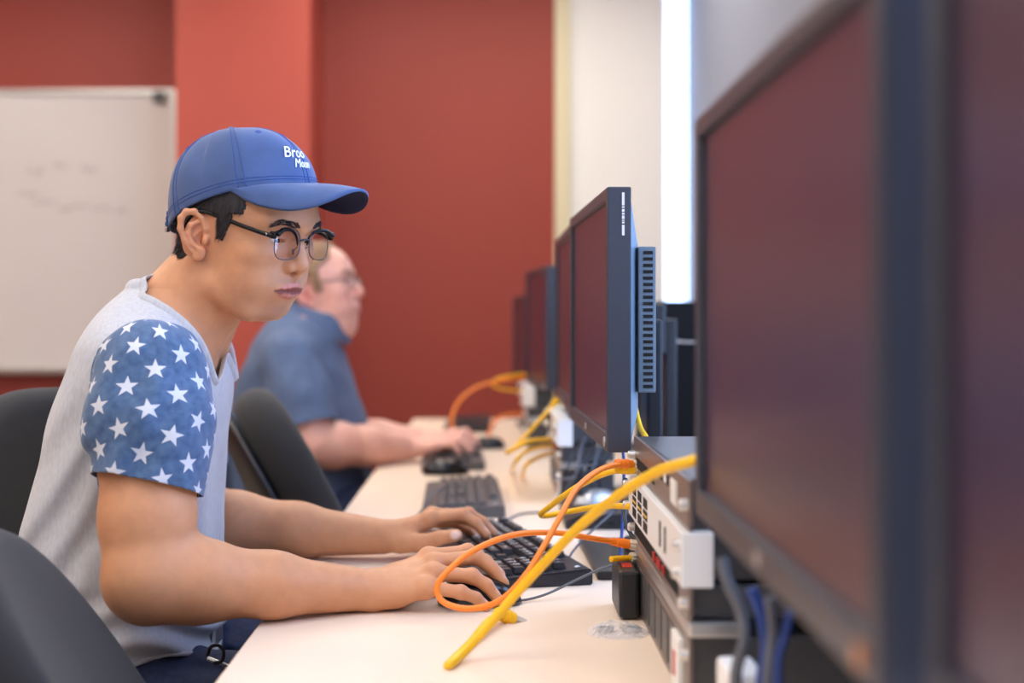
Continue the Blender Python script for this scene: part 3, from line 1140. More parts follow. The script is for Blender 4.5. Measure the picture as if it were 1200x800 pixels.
# ================================================================== network cables
def cable(label, pts, r, mat, ends=(None, None), group=None, cat='cable', name='network_cable'):
    p0 = np.asarray(pts[0], float)
    t = thing(name, label, cat, tuple(p0), 0, group)
    L = [np.asarray(p, float) - p0 for p in pts]
    S = spline(L, 12)
    b = BM(); tube(b, S, r, 14); obj('jacket', b, mat, t, smooth=True)
    for e, A, B in ((ends[0], S[0], S[4]), (ends[1], S[-1], S[-5])):
        if e is None:
            continue
        d = Vector(A - B).normalized()
        Rm = frame_from(d)
        A = Vector(A)
        if 'boot' in e:
            b = BM(); tube(b, [A - d * 0.03, A - d * 0.018, A - d * 0.004], [r * 1.1, r * 1.55, r * 1.7], 12)
            for k in range(3):
                tube(b, [A - d * (0.026 - k * 0.006), A - d * (0.0235 - k * 0.006)], r * (1.5 + 0.15 * k), 12)
            obj('boot', b, mat, t, smooth=True, sharp=0.7)
        b = BM(); box(b, A + d * 0.007, (0.0115, 0.0085, 0.021), 0.001, Rm); box(b, A + d * 0.004 + (Rm @ Vector((0, 0.0062, 0))), (0.006, 0.0018, 0.017), 0.0005, Rm)
        pl = obj('plug', b, M['plug'], t)
        b = BM()
        for k in range(8):
            box(b, A + d * 0.0165 + (Rm @ Vector(((k - 3.5) * 0.00115, -0.0037, 0))), (0.0006, 0.0015, 0.004), 0, Rm)
        obj('contacts', b, M['badge'], pl)
    return t


G1 = 'yellow network cables at the near rack stack'
R_ = 0.0040
cable('thick blurred yellow cable sweeping down from the monitor edge and folding back on the desk',
      [P(836, 533, 1.228), P(808, 541, 1.24), P(770, 553, 1.29), P(725, 580, 1.34), P(680, 616, 1.39), P(640, 657, 1.43), P(608, 692, 1.45), P(570, 735, 1.45),
       P(541, 766, 1.437), PD(526, 779, 0.0045), PD(531, 774, 0.0035), PD(553, 752, 0.004), P(572, 729, 1.58), P(588, 721, 1.62), P(604, 727, 1.632)], 0.0052, M['yellow'], (None, 'boot'), G1)
cable('orange cable looping in front of the hands, both ends in the near rack stack',
      [P(741, 638, 1.705), P(722, 635, 1.70), P(690, 630, 1.68), P(650, 624, 1.66), P(600, 627, 1.63), P(553, 646, 1.60), P(521, 673, 1.58), P(512, 690, 1.575), P(521, 706, 1.57), P(550, 713, 1.56), P(585, 704, 1.55),
       P(614, 676, 1.55), P(636, 642, 1.565), P(655, 608, 1.59), P(676, 572, 1.63), P(704, 550, 1.665), P(730, 544, 1.69), P(744, 545, 1.70)], 0.0036, M['orange'], ('boot', 'boot'), 'orange network cables at the near rack stack')
cable('yellow cable making a narrow loop left of the white patch panel',
      [P(747, 549, 1.70), P(730, 550, 1.70), P(705, 556, 1.73), P(672, 573, 1.79), P(645, 593, 1.87), P(634, 602, 1.91), P(640, 604, 1.93), P(668, 599, 1.89), P(705, 593, 1.79), P(738, 593, 1.715)], 0.0040, M['yellow'], ('boot', None), G1)
t = cable('stubby yellow loopback plug just above the black power adapter', [P(716, 655, 1.685), P(728, 654, 1.695), P(741, 653.5, 1.705)], R_ * 0.95, M['yellow'], (None, 'x'), None, 'plug', 'loopback_plug')
cable('yellow cable hanging behind the sharp monitor above the rack', [P(741, 462, 1.86), P(745, 480, 1.84), P(750, 500, 1.80), P(757, 512, 1.76)], R_ * 0.9, M['yellow'])
cable('black cable curving down beside the rack front', [P(733, 560, 1.80), P(732, 590, 1.79), P(733, 612, 1.76), P(741, 628, 1.73), P(747, 634, 1.715)], 0.0026, M['darkc'])
cable('blue cable hanging straight down under the sharp monitor', [P(728, 512, 1.90), P(731, 540, 1.90), P(731, 570, 1.89), P(730, 600, 1.9), PD(726, 668, 0.016)], 0.0022, M['bluec'])

G2 = 'yellow cables at the half-hidden monitor'
cable('blurred straight yellow cable running down from the half-hidden monitor', [P(655, 466, 2.99), P(640, 484, 2.95), P(620, 506, 2.88), P(603, 524, 2.82), P(594, 530, 2.80), P(600, 527, 2.78), P(620, 517, 2.8), P(645, 515, 2.86), P(658, 519, 2.93)], R_ * 1.1, M['yellow'], ('boot', None), G2)
cable('blurred yellow loop, middle of three beside the white rack panel', [P(659, 524, 2.93), P(640, 523, 2.88), P(618, 528, 2.8), P(604, 541, 2.74), PD(600, 552, 0.004)], R_, M['yellow'], (None, None), G2)
cable('blurred yellow loop, lowest of three beside the white rack panel', [P(659, 531, 2.93), P(645, 531, 2.9), P(628, 537, 2.82), P(616, 546, 2.76), PD(612, 560, 0.004)], R_, M['yellow'], (None, None), G2)

G3 = 'cables at the far end of the desk'
cable('thick blurred orange cable arching in front of the red wall', [P(615, 442, 4.1), P(600, 444, 4.05), P(580, 447, 4.0), P(558, 454, 3.95), P(540, 468, 3.9), P(531, 485, 3.87), P(531, 500, 3.85), PD(548, 521, 0.004)], 0.0046, M['orange'], ('boot', None), G3)
cable('blurred yellow cable below the orange arch at the far rack', [P(615, 459, 4.1), P(600, 457, 4.05), P(586, 455, 4.02), P(577, 450, 4.0), P(583, 444, 4.02), P(600, 440, 4.06), P(616, 438, 4.1)], 0.0042, M['yellow'], (None, None), G3)
cable('short orange cable bending down to the far end of the desk', [P(616, 486, 4.1), P(600, 485, 4.05), P(586, 489, 4.0), P(577, 498, 3.96), PD(572, 512, 0.004)], 0.0046, M['orange'], (None, None), G3)

# cords of keyboards and mice
cord(ms1, [P(600, 699, 1.74), P(612, 703, 1.74), P(640, 696, 1.755), P(672, 681, 1.78), P(700, 668, 1.79), P(722, 660, 1.79), P(742, 648, 1.77), P(752, 640, 1.76)], 0.0017, M['greyc'])
cord(kb1, [P(666, 655, 1.95), P(672, 645, 1.98), P(686, 629, 2.05), P(706, 611, 2.12), P(722, 596, 2.15), P(736, 575, 2.12)], 0.0017, M['greyc'])
cord(kb2, [P(468, 614, 2.40), PD(490, 603, 0.006), P(506, 580, 2.62), P(528, 569, 2.75), P(545, 570, 2.7), P(556, 583, 2.6), P(559, 600, 2.5), PD(558, 612, 0.003), PD(585, 613, 0.003), PD(610, 602, 0.003), PD(640, 600, 0.003)], 0.0019, M['greyc'])
cord(ms2, [P(672, 585, 2.60), P(662, 588, 2.6), P(652, 580, 2.65), P(662, 562, 2.7), P(690, 548, 2.7), P(705, 540, 2.68)], 0.0018, M['greyc'])
rnd = random.Random(11)
for k in range(7):
    x0 = 664 + k * 7
    Y0 = 2.48 + 0.04 * (k % 3)
    cable('dark cord in the tangle hanging below the sharp monitor',
          [P(x0 + 14, 512, Y0), P(x0 + 8, 532, Y0), P(x0 + rnd.uniform(-6, 6), 552, Y0 - 0.02), P(x0 - 6 + rnd.uniform(-5, 5), 574, Y0), P(x0 - 10, 590, Y0 + 0.04)], 0.0022 + 0.0006 * (k % 2), [M['darkc'], M['greyc'], M['darkc']][k % 3], group='cords tangled under the sharp monitor')
cable('grey wire loop sticking out left below the half-hidden monitor', [P(700, 543, 2.42), P(680, 547, 2.42), P(658, 550, 2.43), P(648, 555, 2.44), P(655, 561, 2.44), P(675, 560, 2.43)], 0.0018, M['greyc'])

# cables below the closest monitor
for k, (pts, r, m, l) in enumerate((
    ([P(846, 655, 1.13), P(852, 680, 1.12), P(868, 715, 1.11), P(872, 750, 1.1), P(862, 800, 1.1)], 0.005, 'greyc', 'thick grey cable hanging under the large blurred monitor'),
    ([P(880, 690, 1.10), P(892, 720, 1.10), P(898, 760, 1.1), P(892, 815, 1.1)], 0.005, 'bluec', 'dull blue cable hanging under the large blurred monitor'),
    ([P(902, 700, 1.06), P(906, 740, 1.06), P(902, 780, 1.05), P(900, 830, 1.05)], 0.0045, 'greyc', 'second grey cable, right of the dull blue one'),
    ([P(926, 715, 1.02), P(920, 745, 1.02), P(912, 775, 1.02), P(914, 830, 1.02)], 0.003, 'bluec', 'thin bright blue cable under the large blurred monitor'))):
    pts = [np.array(p) for p in pts]
    q = pts[-1].copy(); q[2] = DESK + 0.006; q[0] += 0.01
    cable(l, pts + [q], r, M[m])
t = thing('power_brick', 'small white power box low beside the rack, under the blurred monitor', 'power supply', (0.208, 1.135, DESK))
b = BM(); box(b, (0, 0, 0.037), (0.03, 0.07, 0.074), 0.005); obj('case', b, M['white_pl'], t)
b = BM(); tube(b, spline([(0, 0.035, 0.02), (0.02, 0.06, 0.006), (0.08, 0.07, 0.004)], 6), 0.002, 8); obj('cord', b, M['darkc'], t, smooth=True)

# black power adapter plugged in at the rack front
t = thing('power_adapter', 'black power adapter block with red label plugged into the rack front', 'power adapter', (0.168, 1.683, DESK + 0.001))
b = BM(); box(b, (-0.0025, 0, 0.030), (0.024, 0.098, 0.056), 0.004); obj('body', b, M['black'], t)
b = BM(); box(b, (0.0085, 0, 0.030), (0.006, 0.088, 0.050), 0.002); obj('lid', b, M['blackg'], t)
b = BM(); box(b, (0.0125, 0, 0.030), (0.004, 0.05, 0.034), 0.001); obj('socket_end', b, M['black'], t)
b = BM(); box(b, (-0.001, -0.006, 0.0583), (0.012, 0.03, 0.0006)); obj('warning_label', b, M['red_pl'], t)

# clear plastic bag on the desk
t = thing('plastic_package', 'clear crumpled plastic package lying in front of the power adapter', 'package', (0.147, 1.575, DESK + 0.0005))
b = BM(); rnd = random.Random(5)
nx, ny = 16, 14
gv = []
for i in range(nx + 1):
    row = []
    for j in range(ny + 1):
        u, v = i / nx * 2 - 1, j / ny * 2 - 1
        a = (1 - 0.25 * v * v); c = (1 - 0.25 * u * u)
        row.append((u * 0.036 * a, v * 0.036 * c, 0.009 * (1 - u * u) * (1 - v * v) + rnd.uniform(0, 0.0035) * (1 - max(abs(u), abs(v)) ** 4)))
    gv.append(row)
top = [[b.verts.new(p) for p in r] for r in gv]
for i in range(nx):
    for j in range(ny):
        b.faces.new([top[i][j], top[i + 1][j], top[i + 1][j + 1], top[i][j + 1]])
bot = [[b.verts.new((p[0], p[1], 0)) for p in r] for r in gv]
for i in range(nx):
    for j in range(ny):
        b.faces.new([bot[i][j], bot[i][j + 1], bot[i + 1][j + 1], bot[i + 1][j]])
obj('film', b, M['film'], t)
b = BM()
for sx in (-0.015, 0.016):
    lathe(b, [(0.006, 0.001), (0.011, 0.001), (0.011, 0.005), (0.006, 0.005), (0.006, 0.001)], 20, Matrix.Translation((sx, 0.004, 0)))
obj('small_fittings', b, M['silver'], t, smooth=True, sharp=0.6)

t = thing('docking_box', 'flat black box on the desk beneath a silver mouse', 'box', (0.196, 2.435, DESK))
b = BM(); prism(b, [(-0.068, 0.0), (0.068, 0.0), (0.068, 0.026), (-0.04, 0.026), (-0.068, 0.014)], 'y', -0.1, 0.1, 0.002); obj('case', b, M['black'], t)
b = BM()
for k in range(4):
    box(b, (-0.03 + k * 0.02, -0.1004, 0.011), (0.012, 0.001, 0.007))
obj('port_row', b, M['slot'], t)
# ================================================================== people
def rot_zyx(yaw, pitch, roll):
    y, p, r = [math.radians(a) for a in (yaw, pitch, roll)]
    cy, sy, cp, sp, cr, sr = math.cos(y), math.sin(y), math.cos(p), math.sin(p), math.cos(r), math.sin(r)
    return (np.array([[cy, -sy, 0], [sy, cy, 0], [0, 0, 1]]) @ np.array([[cp, 0, sp], [0, 1, 0], [-sp, 0, cp]]) @ np.array([[1, 0, 0], [0, cr, -sr], [0, sr, cr]]))


def skull(H, jaw=1.0):
    """Cranium, face mass and jaw in head space (x forward, y to the left, z up, origin between the ears)."""
    H.ell((-0.004, 0, 0.042), (0.093, 0.073, 0.083), k=0.02)
    H.ell((0.028, 0, 0.058), (0.067, 0.062, 0.058), k=0.03)
    zs = [-0.098, -0.089, -0.078, -0.065, -0.05, -0.035, -0.02, 0.0, 0.02, 0.04, 0.06]
    H.op(loft_fn(zs, [0.045, 0.02, 0.0, -0.02, -0.03, -0.035, -0.04, -0.05, -0.05, -0.05, -0.05],
                 [0.056, 0.0675, 0.0740, 0.079, 0.0865, 0.086, 0.085, 0.086, 0.088, 0.092, 0.088],
                 [0.024 * jaw, 0.037 * jaw, 0.048 * jaw, 0.056 * jaw, 0.0605 * jaw, 0.0635, 0.0655, 0.067, 0.068, 0.066, 0.062], 0.0, 2.25), (0.02, 0, -0.02), 0.12, 'u', 0.022)


LIPS = []


def surf(H, yz):
    yz = np.array(yz, float)
    lo_, hi_ = np.full(len(yz), 0.03), np.full(len(yz), 0.13)
    for _ in range(40):
        m = (lo_ + hi_) / 2
        o = H.ev(np.column_stack([m, yz])) > 0
        hi_ = np.where(o, m, hi_)
        lo_ = np.where(o, lo_, m)
    return np.column_stack([lo_, yz])


def face(H, nose=1.0, lids=0.0, ears=True, chin=1.0):
    for s in (-1, 1):
        H.ell((0.060, s * 0.044, -0.006), (0.024, 0.022, 0.018), k=0.022)            # cheekbone
        H.cone((0.089, s * 0.010, 0.036), (0.076, s * 0.046, 0.037), 0.0095, 0.0095, k=0.016)   # brow
        H.cone((0.012, s * 0.052, -0.060), (0.048, s * 0.036, -0.082), 0.016, 0.014, k=0.02)     # jaw line
        H.ell((0.103, s * 0.032, 0.0165), (0.016, 0.021, 0.0125), 's', 0.014)          # socket
    H.ell((0.0685, 0, -0.045), (0.0235, 0.037, 0.026), k=0.022)                         # muzzle
    H.ell((0.0580, 0, -0.0790), (0.0175 * chin, 0.022, 0.0155), k=0.016)               # chin
    # nose
    n = nose
    H.chain([(0.083, 0, 0.026), (0.0885, 0, 0.012), (0.095 * n, 0, -0.003), (0.100 * n, 0, -0.0145)], [0.0075, 0.0075, 0.009, 0.0105], k=0.009)
    H.ell((0.0985 * n, 0, -0.0165), (0.0125, 0.0115, 0.0105), k=0.005)
    for s in (-1, 1):
        H.ell((0.0905, s * 0.0135, -0.0195), (0.0105, 0.0068, 0.0085), k=0.006)
        H.ell((0.048, s * 0.043, -0.040), (0.028, 0.0215, 0.028), k=0.02)
    H.ell((0.093, 0, -0.0305), (0.008, 0.004, 0.008), k=0.008)                          # columella
    for s in (-1, 1):
        H.ell((0.0955, s * 0.0068, -0.0275), (0.0055, 0.0033, 0.004), 's', 0.003)
    # eyelids over the eyeballs
    for s in (-1, 1):
        H.ell((0.0705, s * 0.0325, 0.0165), (0.0142, 0.0155, 0.0140), k=0.004)
        H.ell((0.0850, s * 0.0325, 0.0142 + lids), (0.0085, 0.0138, 0.0034), 's', 0.0016)
        H.chain([(0.0765, s * 0.0455, 0.0165 + lids), (0.0845, s * 0.0335, 0.0185 + lids), (0.0845, s * 0.0205, 0.0155 + lids)], [0.0014, 0.0018, 0.0012], k=0.0025)
    # lips laid along the face's own curve
    U = [(-0.0265, -0.0512), (-0.0185, -0.0488), (-0.010, -0.0468), (-0.0035, -0.0460), (0, -0.0464), (0.0035, -0.0460), (0.010, -0.0468), (0.0185, -0.0488), (0.0265, -0.0512)]
    Lw = [(-0.0255, -0.0530), (-0.017, -0.0552), (-0.008, -0.0570), (0, -0.0575), (0.008, -0.0570), (0.017, -0.0552), (0.0255, -0.0530)]
    Sl = [(-0.0300, -0.0522), (-0.022, -0.0518), (-0.012, -0.0513), (-0.004, -0.0508), (0, -0.0511), (0.004, -0.0508), (0.012, -0.0513), (0.022, -0.0518), (0.0300, -0.0522)]
    pu, pl, ps = [surf(H, q) for q in (U, Lw, Sl)]
    LIPS.clear()
    LIPS.extend([pu + np.array((0.0008, 0, 0)), pl + np.array((0.0008, 0, 0)), ps])
    H.chain(list(pu - np.array((0.0008, 0, 0))), [0.0014, 0.0022, 0.0028, 0.0032, 0.0032, 0.0032, 0.0028, 0.0022, 0.0014], k=0.003)
    H.chain(list(pl - np.array((0.0014, 0, 0))), [0.0016, 0.0030, 0.0040, 0.0044, 0.0040, 0.0030, 0.0016], k=0.003)
    ps = ps + np.array((1, 0, 0)) * np.array([0.0006, 0.0012, 0.0020, 0.0026, 0.0026, 0.0026, 0.0020, 0.0012, 0.0006])[:, None]
    LIPS[2] = ps
    H.chain(list(ps), [0.0009, 0.0011, 0.0012, 0.0013, 0.0013, 0.0013, 0.0012, 0.0011, 0.0009], 's', 0.0012)
    if ears:
        for s in (-1, 1):
            u = norm((0.93, s * -0.36, -0.06))
            v = norm((-0.20, s * 0.06, 0.98))
            w = np.cross(u, v) * s
            w = w / np.linalg.norm(w)
            if w[1] * s < 0:
                w = -w
            o = np.array((-0.010, s * 0.077, 0.002))
            E = lambda a, b, c=0.0: o + u * a + v * b + w * c
            Rm = np.stack([u, v, w], 1)
            H.ell(E(-0.004, 0.001, -0.002), (0.017, 0.028, 0.0042), k=0.004, R=Rm)
            H.ell(E(0.004, -0.004, 0.003), (0.009, 0.011, 0.007), 's', 0.004, R=Rm)
            H.ell(E(-0.003, 0.013, 0.003), (0.006, 0.009, 0.003), 's', 0.003, R=Rm)
            H.chain([E(0.009, 0.000, 0.0), E(0.0115, 0.012, 0.002), E(0.008, 0.025, 0.003), E(-0.002, 0.0315, 0.004), E(-0.013, 0.029, 0.005), E(-0.0205, 0.019, 0.006), E(-0.022, 0.005, 0.006), E(-0.018, -0.009, 0.005), E(-0.010, -0.020, 0.003)],
                    [0.0032, 0.0036, 0.0038, 0.004, 0.0042, 0.0042, 0.004, 0.0036, 0.0034], k=0.003)
            H.chain([E(0.001, 0.019, 0.003), E(-0.008, 0.013, 0.0045), E(-0.012, 0.001, 0.0045), E(-0.008, -0.011, 0.004), E(0.001, -0.016, 0.003)], [0.003, 0.0034, 0.0034, 0.0034, 0.0032], k=0.003)
            H.ell(E(0.000, -0.0235, 0.0015), (0.0085, 0.0085, 0.0042), k=0.005, R=Rm)
            H.ell(E(0.011, -0.003, 0.003), (0.004, 0.006, 0.005), k=0.004, R=Rm)


def hand(S, w, mcp, pip, tip, thumb, side, r=1.0, up=(0, 0, 1)):
    """Palm from the wrist to four knuckles, four bent fingers and a thumb (all world points)."""
    up = norm(up)
    w = np.asarray(w, float)
    for i, m in enumerate(mcp):
        base = w + (m - w) * 0.12 + (m - mcp[1]) * 0.28
        S.cone(base, m - up * 0.004 * r, 0.0155 * r, 0.0112 * r, k=0.013 * r)
    S.cone((w + mcp[0]) / 2 - up * 0.008 * r, (w + mcp[3]) / 2 - up * 0.008 * r, 0.0135 * r, 0.0135 * r, k=0.014 * r)
    fr = [0.0088, 0.0091, 0.0088, 0.0078]
    for i in range(4):
        a, b, c = mcp[i], pip[i], tip[i]
        d = b + (c - b) * 0.52 + norm(up * 0.8 + norm(b - a) * 0.6) * 0.0035 * r
        q = fr[i] * r
        S.chain([a, b, d, c], [q * 1.10, q * 0.98, q * 0.90, q * 0.78], k=0.006 * r, k2=0.003 * r)
        S.ell(a, (0.0108 * r,) * 3, k=0.010 * r)
        S.ell(b + up * 0.0008, (q * 1.05,) * 3, k=0.005 * r)
    t0, t1, t2, t3 = [np.asarray(p, float) for p in thumb]
    S.chain([t0, t1], [0.016 * r, 0.0128 * r], k=0.014 * r)
    S.chain([t1, t2, t3], [0.0115 * r, 0.0105 * r, 0.0088 * r], k=0.008 * r, k2=0.004 * r)


def arm(S, sh, el, wr, r=1.0, rs=None, k=0.02):
    """Upper arm with deltoid, elbow and a forearm that flattens toward the wrist."""
    sh, el, wr = [np.asarray(p, float) for p in (sh, el, wr)]
    q = rs or dict(s=0.060, u=0.053, m=0.050, e=0.043, f=0.047, g=0.038, w=0.0235)
    u = el - sh
    S.chain([sh, sh + u * 0.35, sh + u * 0.7, el], [q['s'] * r, q['u'] * r, q['m'] * r, q['e'] * r], k=k)
    f = wr - el
    side = norm(np.cross(f, (0, 0, 1)))
    fl = 0.008 * r
    for s in (-1, 1):
        S.chain([el + f * 0.02, el + f * 0.22 + side * s * fl * 0.7, el + f * 0.55 + side * s * fl, wr + side * s * 0.0085 * r],
                [q['e'] * r, q['f'] * r, q['g'] * r, q['w'] * r], k=k)


def to_world(Mh, th, sh, pts):
    return (np.asarray(pts, float) * sh) @ Mh.T + th


def wnoise(p, f, seed=0):
    """Smooth cheap pseudo-noise built from sines (cloth folds)."""
    x, y, z = p[:, 0] * f, p[:, 1] * f, p[:, 2] * f
    return (np.sin(x * 1.3 + 1.7 * np.sin(z * 0.9 + seed) + seed) * np.cos(z * 1.1 + 1.3 * np.sin(y * 1.2 - seed)) + 0.5 * np.sin(2.3 * y + 1.9 * np.sin(1.7 * x + seed * 2) + 2.1 * z)) / 1.5


def folds(p, a, b, width, amp, n, spread, ph=0.0):
    """A fan of cloth folds along the segment a-b."""
    a, b = np.asarray(a, float), np.asarray(b, float)
    d = norm(b - a)
    q = p - a
    t = q @ d / np.linalg.norm(b - a)
    s = norm(np.cross(d, (0.35, -1, 0.1)))
    u = (q @ s)
    env = np.exp(-(u / width) ** 2) * np.clip(t * 4, 0, 1) * np.clip((1 - t) * 4, 0, 1)
    return amp * env * np.sin(u / spread * 2 * np.pi + ph + 1.2 * np.sin(t * 3))


# ------------------------------------------------------------------ man in the cap
M['skin'] = pbr('warm_skin', srgb(214, 160, 124), 0.5, spec=0.35, var=(70, 0.05), bump=(900, 0.0004), sss=0.12, attr='tint')
M['skin_pink'] = pbr('pale_pink_skin', srgb(232, 170, 150), 0.45, var=(70, 0.05), sss=0.12, attr='tint')
M['hair_black'] = pbr('short_black_hair', srgb(34, 30, 30), 0.55, var=((500, 500, 60), 0.5), bump=((900, 900, 120), 0.0012))
M['hair_brown'] = pbr('light_brown_hair', srgb(150, 116, 82), 0.6, var=(200, 0.25), bump=((700, 700, 100), 0.0015))
M['heather'] = pbr('heather_grey_jersey', srgb(190, 190, 195), 0.9, var=((260, 260, 90), 0.09), bump=(1200, 0.0004), sheen=0.2)
M['cap'] = pbr('blue_cotton_twill', srgb(62, 86, 134), 0.82, var=(35, 0.10), bump=(1500, 0.0004), sheen=0.2)
M['cap_under'] = pbr('navy_cap_underside', srgb(34, 40, 72), 0.85, bump=(1500, 0.0004))
M['thread'] = pbr('blue_stitch_thread', srgb(46, 78, 150), 0.8)
M['emb'] = pbr('white_embroidery', srgb(244, 244, 248), 0.7)
M['denim'] = pbr('dark_denim', srgb(38, 48, 78), 0.85, var=(140, 0.25), bump=(1300, 0.0005))
M['navyshirt'] = pbr('steel_blue_cotton', srgb(92, 108, 138), 0.85, var=(40, 0.08), bump=(1200, 0.0004))
M['leather'] = pbr('black_leather', srgb(26, 24, 26), 0.45)
M['eyew'] = pbr('eye_white', srgb(228, 222, 218), 0.2, coat=0.5)
M['iris'] = pbr('dark_brown_iris', srgb(36, 22, 16), 0.12, coat=0.8)
M['acet'] = pbr('black_acetate', srgb(12, 11, 13), 0.3, spec=0.3)
M['wire'] = pbr('dark_silver_wire', srgb(96, 94, 100), 0.28, 1.0)
M['lens'] = thin_glass('spectacle_lens', (0.98, 0.97, 0.99, 1), 1.5)
M['shoe'] = pbr('dark_canvas_shoe', srgb(42, 42, 48), 0.7)
M['sole'] = pbr('white_rubber_sole', srgb(220, 216, 208), 0.6)


def star_material():
    m = bpy.data.materials.new('blue_star_print_jersey')
    m.use_nodes = True
    nt = m.node_tree
    b = nt.nodes['Principled BSDF']
    b.inputs['Roughness'].default_value = 0.9
    b.inputs['Sheen Weight'].default_value = 0.2
    L = nt.links.new

    def mt(op, a, c=None, d=None):
        n = nt.nodes.new('ShaderNodeMath')
        n.operation = op
        for i, v in enumerate((a, c, d)):
            if v is None:
                continue
            if isinstance(v, (int, float)):
                n.inputs[i].default_value = v
            else:
                L(v, n.inputs[i])
        return n.outputs[0]
    at = nt.nodes.new('ShaderNodeAttribute')
    at.attribute_name = 'suv'
    sp = nt.nodes.new('ShaderNodeSeparateXYZ')
    L(at.outputs['Vector'], sp.inputs[0])
    u, v = sp.outputs[0], sp.outputs[1]
    ax, ay, bx, by = 0.0245, -0.0290, -0.0310, -0.0200
    det = ax * by - bx * ay
    i = mt('ADD', mt('MULTIPLY', u, by / det), mt('MULTIPLY', v, -bx / det))
    j = mt('ADD', mt('MULTIPLY', u, -ay / det), mt('MULTIPLY', v, ax / det))
    fi = mt('SUBTRACT', mt('FRACT', i), 0.5)
    fj = mt('SUBTRACT', mt('FRACT', j), 0.5)
    x = mt('ADD', mt('MULTIPLY', fi, ax), mt('MULTIPLY', fj, bx))
    y = mt('ADD', mt('MULTIPLY', fi, ay), mt('MULTIPLY', fj, by))
    r = mt('SQRT', mt('ADD', mt('MULTIPLY', x, x), mt('MULTIPLY', y, y)))
    # slight turn per row so the stars are not all alike
    ph = mt('ADD', mt('ARCTAN2', x, y), mt('MULTIPLY', mt('SINE', mt('MULTIPLY', mt('FLOOR', i), 2.4)), 0.22))
    seg = 2 * math.pi / 5
    a = mt('ABSOLUTE', mt('SUBTRACT', mt('MODULO', mt('ADD', ph, seg * 10.5), seg), seg / 2))
    px, py = mt('MULTIPLY', r, mt('COSINE', a)), mt('MULTIPLY', r, mt('SINE', a))
    Ro = 0.0138
    Ri = Ro * 0.40
    ex, ey = Ri * math.cos(seg / 2) - Ro, Ri * math.sin(seg / 2)
    cr = mt('SUBTRACT', mt('MULTIPLY', py, ex), mt('MULTIPLY', mt('SUBTRACT', px, Ro), ey))   # >0 inside
    mask = mt('SMOOTH_MIN', mt('MULTIPLY', mt('MAXIMUM', cr, 0.0), 1 / 3e-6), 1.0, 0.05)
    mk = nt.nodes.new('ShaderNodeClamp')
    L(mask, mk.inputs[0])
    n1 = nt.nodes.new('ShaderNodeTexNoise')
    n1.inputs['Scale'].default_value = 90
    n1.inputs['Detail'].default_value = 5
    L(at.outputs['Vector'], n1.inputs['Vector'])
    cr1 = nt.nodes.new('ShaderNodeValToRGB')
    cr1.color_ramp.elements[0].color = srgb(58, 84, 122)
    cr1.color_ramp.elements[1].color = srgb(84, 112, 148)
    cr1.color_ramp.elements[0].position = 0.3
    cr1.color_ramp.elements[1].position = 0.7
    L(n1.outputs['Fac'], cr1.inputs[0])
    mx = nt.nodes.new('ShaderNodeMix')
    mx.data_type = 'RGBA'
    L(mk.outputs[0], mx.inputs['Factor'])
    L(cr1.outputs[0], mx.inputs['A'])
    mx.inputs['B'].default_value = srgb(206, 208, 214)
    L(mx.outputs['Result'], b.inputs['Base Color'])
    return m


M['stars'] = star_material()

# head placement
HS = 0.975
HM = rot_zyx(-27.5, 11.5, 2.0)
HT = np.array([-0.3265, 1.790, 1.1945])
hw = lambda *p: to_world(HM, HT, HS, np.array(p))
BASE = np.array([-0.50, 1.81, 0.0])

head = Field()
skull(head)
face(head)
LIPM = [q.copy() for q in LIPS]
core = Field()
skull(core)

# joints
rs_, re_, rw_ = np.array((-0.408, 1.640, 1.012)), P(171, 677, 1.575), P(432, 691, 1.700)
ls_, le_, lw_ = np.array((-0.462, 1.965, 1.012)), P(226, 612, 2.075), P(450, 629, 2.05)

body = Field()
TZ = [0.50, 0.56, 0.63, 0.70, 0.80, 0.88, 0.95, 1.02, 1.07, 1.105, 1.13]
TB = [-0.62, -0.635, -0.638, -0.630, -0.609, -0.590, -0.570, -0.546, -0.526, -0.502, -0.478]
TF = [-0.40, -0.372, -0.364, -0.362, -0.362, -0.360, -0.354, -0.350, -0.362, -0.385, -0.41]
TW = [0.15, 0.165, 0.168, 0.160, 0.158, 0.163, 0.168, 0.168, 0.150, 0.105, 0.06]
YC = 1.81
tf = loft_fn(TZ, TB, TF, TW, YC, 2.3, 0.012)
body.op(tf, (-0.5, YC, 0.8), 0.42, 'u', 0.02)
nb, nt_ = np.array((-0.440, 1.81, 1.055)), hw(-0.012, 0, -0.02)
body.chain([nb, nb + (nt_ - nb) * 0.5, nt_], [0.061, 0.0545, 0.056], k=0.035)
for s, sh in ((-1, rs_), (1, ls_)):
    body.chain([nb + np.array((-0.01, s * 0.03, 0.0)), sh + np.array((0, -s * 0.02, 0.012))], [0.044, 0.044], k=0.03)
    # neck cords
    body.chain([hw(-0.020, s * 0.056, -0.035), np.array((-0.375, YC + s * 0.025, 1.035))], [0.014, 0.012], k=0.018)
arm(body, rs_, re_, rw_, 1.0, dict(s=0.058, u=0.057, m=0.0525, e=0.0470, f=0.0420, g=0.0325, w=0.0215))
arm(body, ls_, le_, lw_, 1.0, dict(s=0.056, u=0.052, m=0.048, e=0.042, f=0.045, g=0.035, w=0.022))
rh = dict(mcp=[P(502, 652, 1.752), P(509, 659, 1.728), P(508, 671, 1.704), P(499, 687, 1.684)],
          pip=[P(548, 646, 1.766), P(558, 652, 1.734), P(553, 675, 1.705), P(540, 694, 1.682)],
          tip=[P(586, 673, 1.768), P(590, 683, 1.734), P(582, 700, 1.706), P(570, 711, 1.690)],
          th=[P(452, 692, 1.735), P(482, 690, 1.765), P(515, 695, 1.785), P(540, 697, 1.79)])
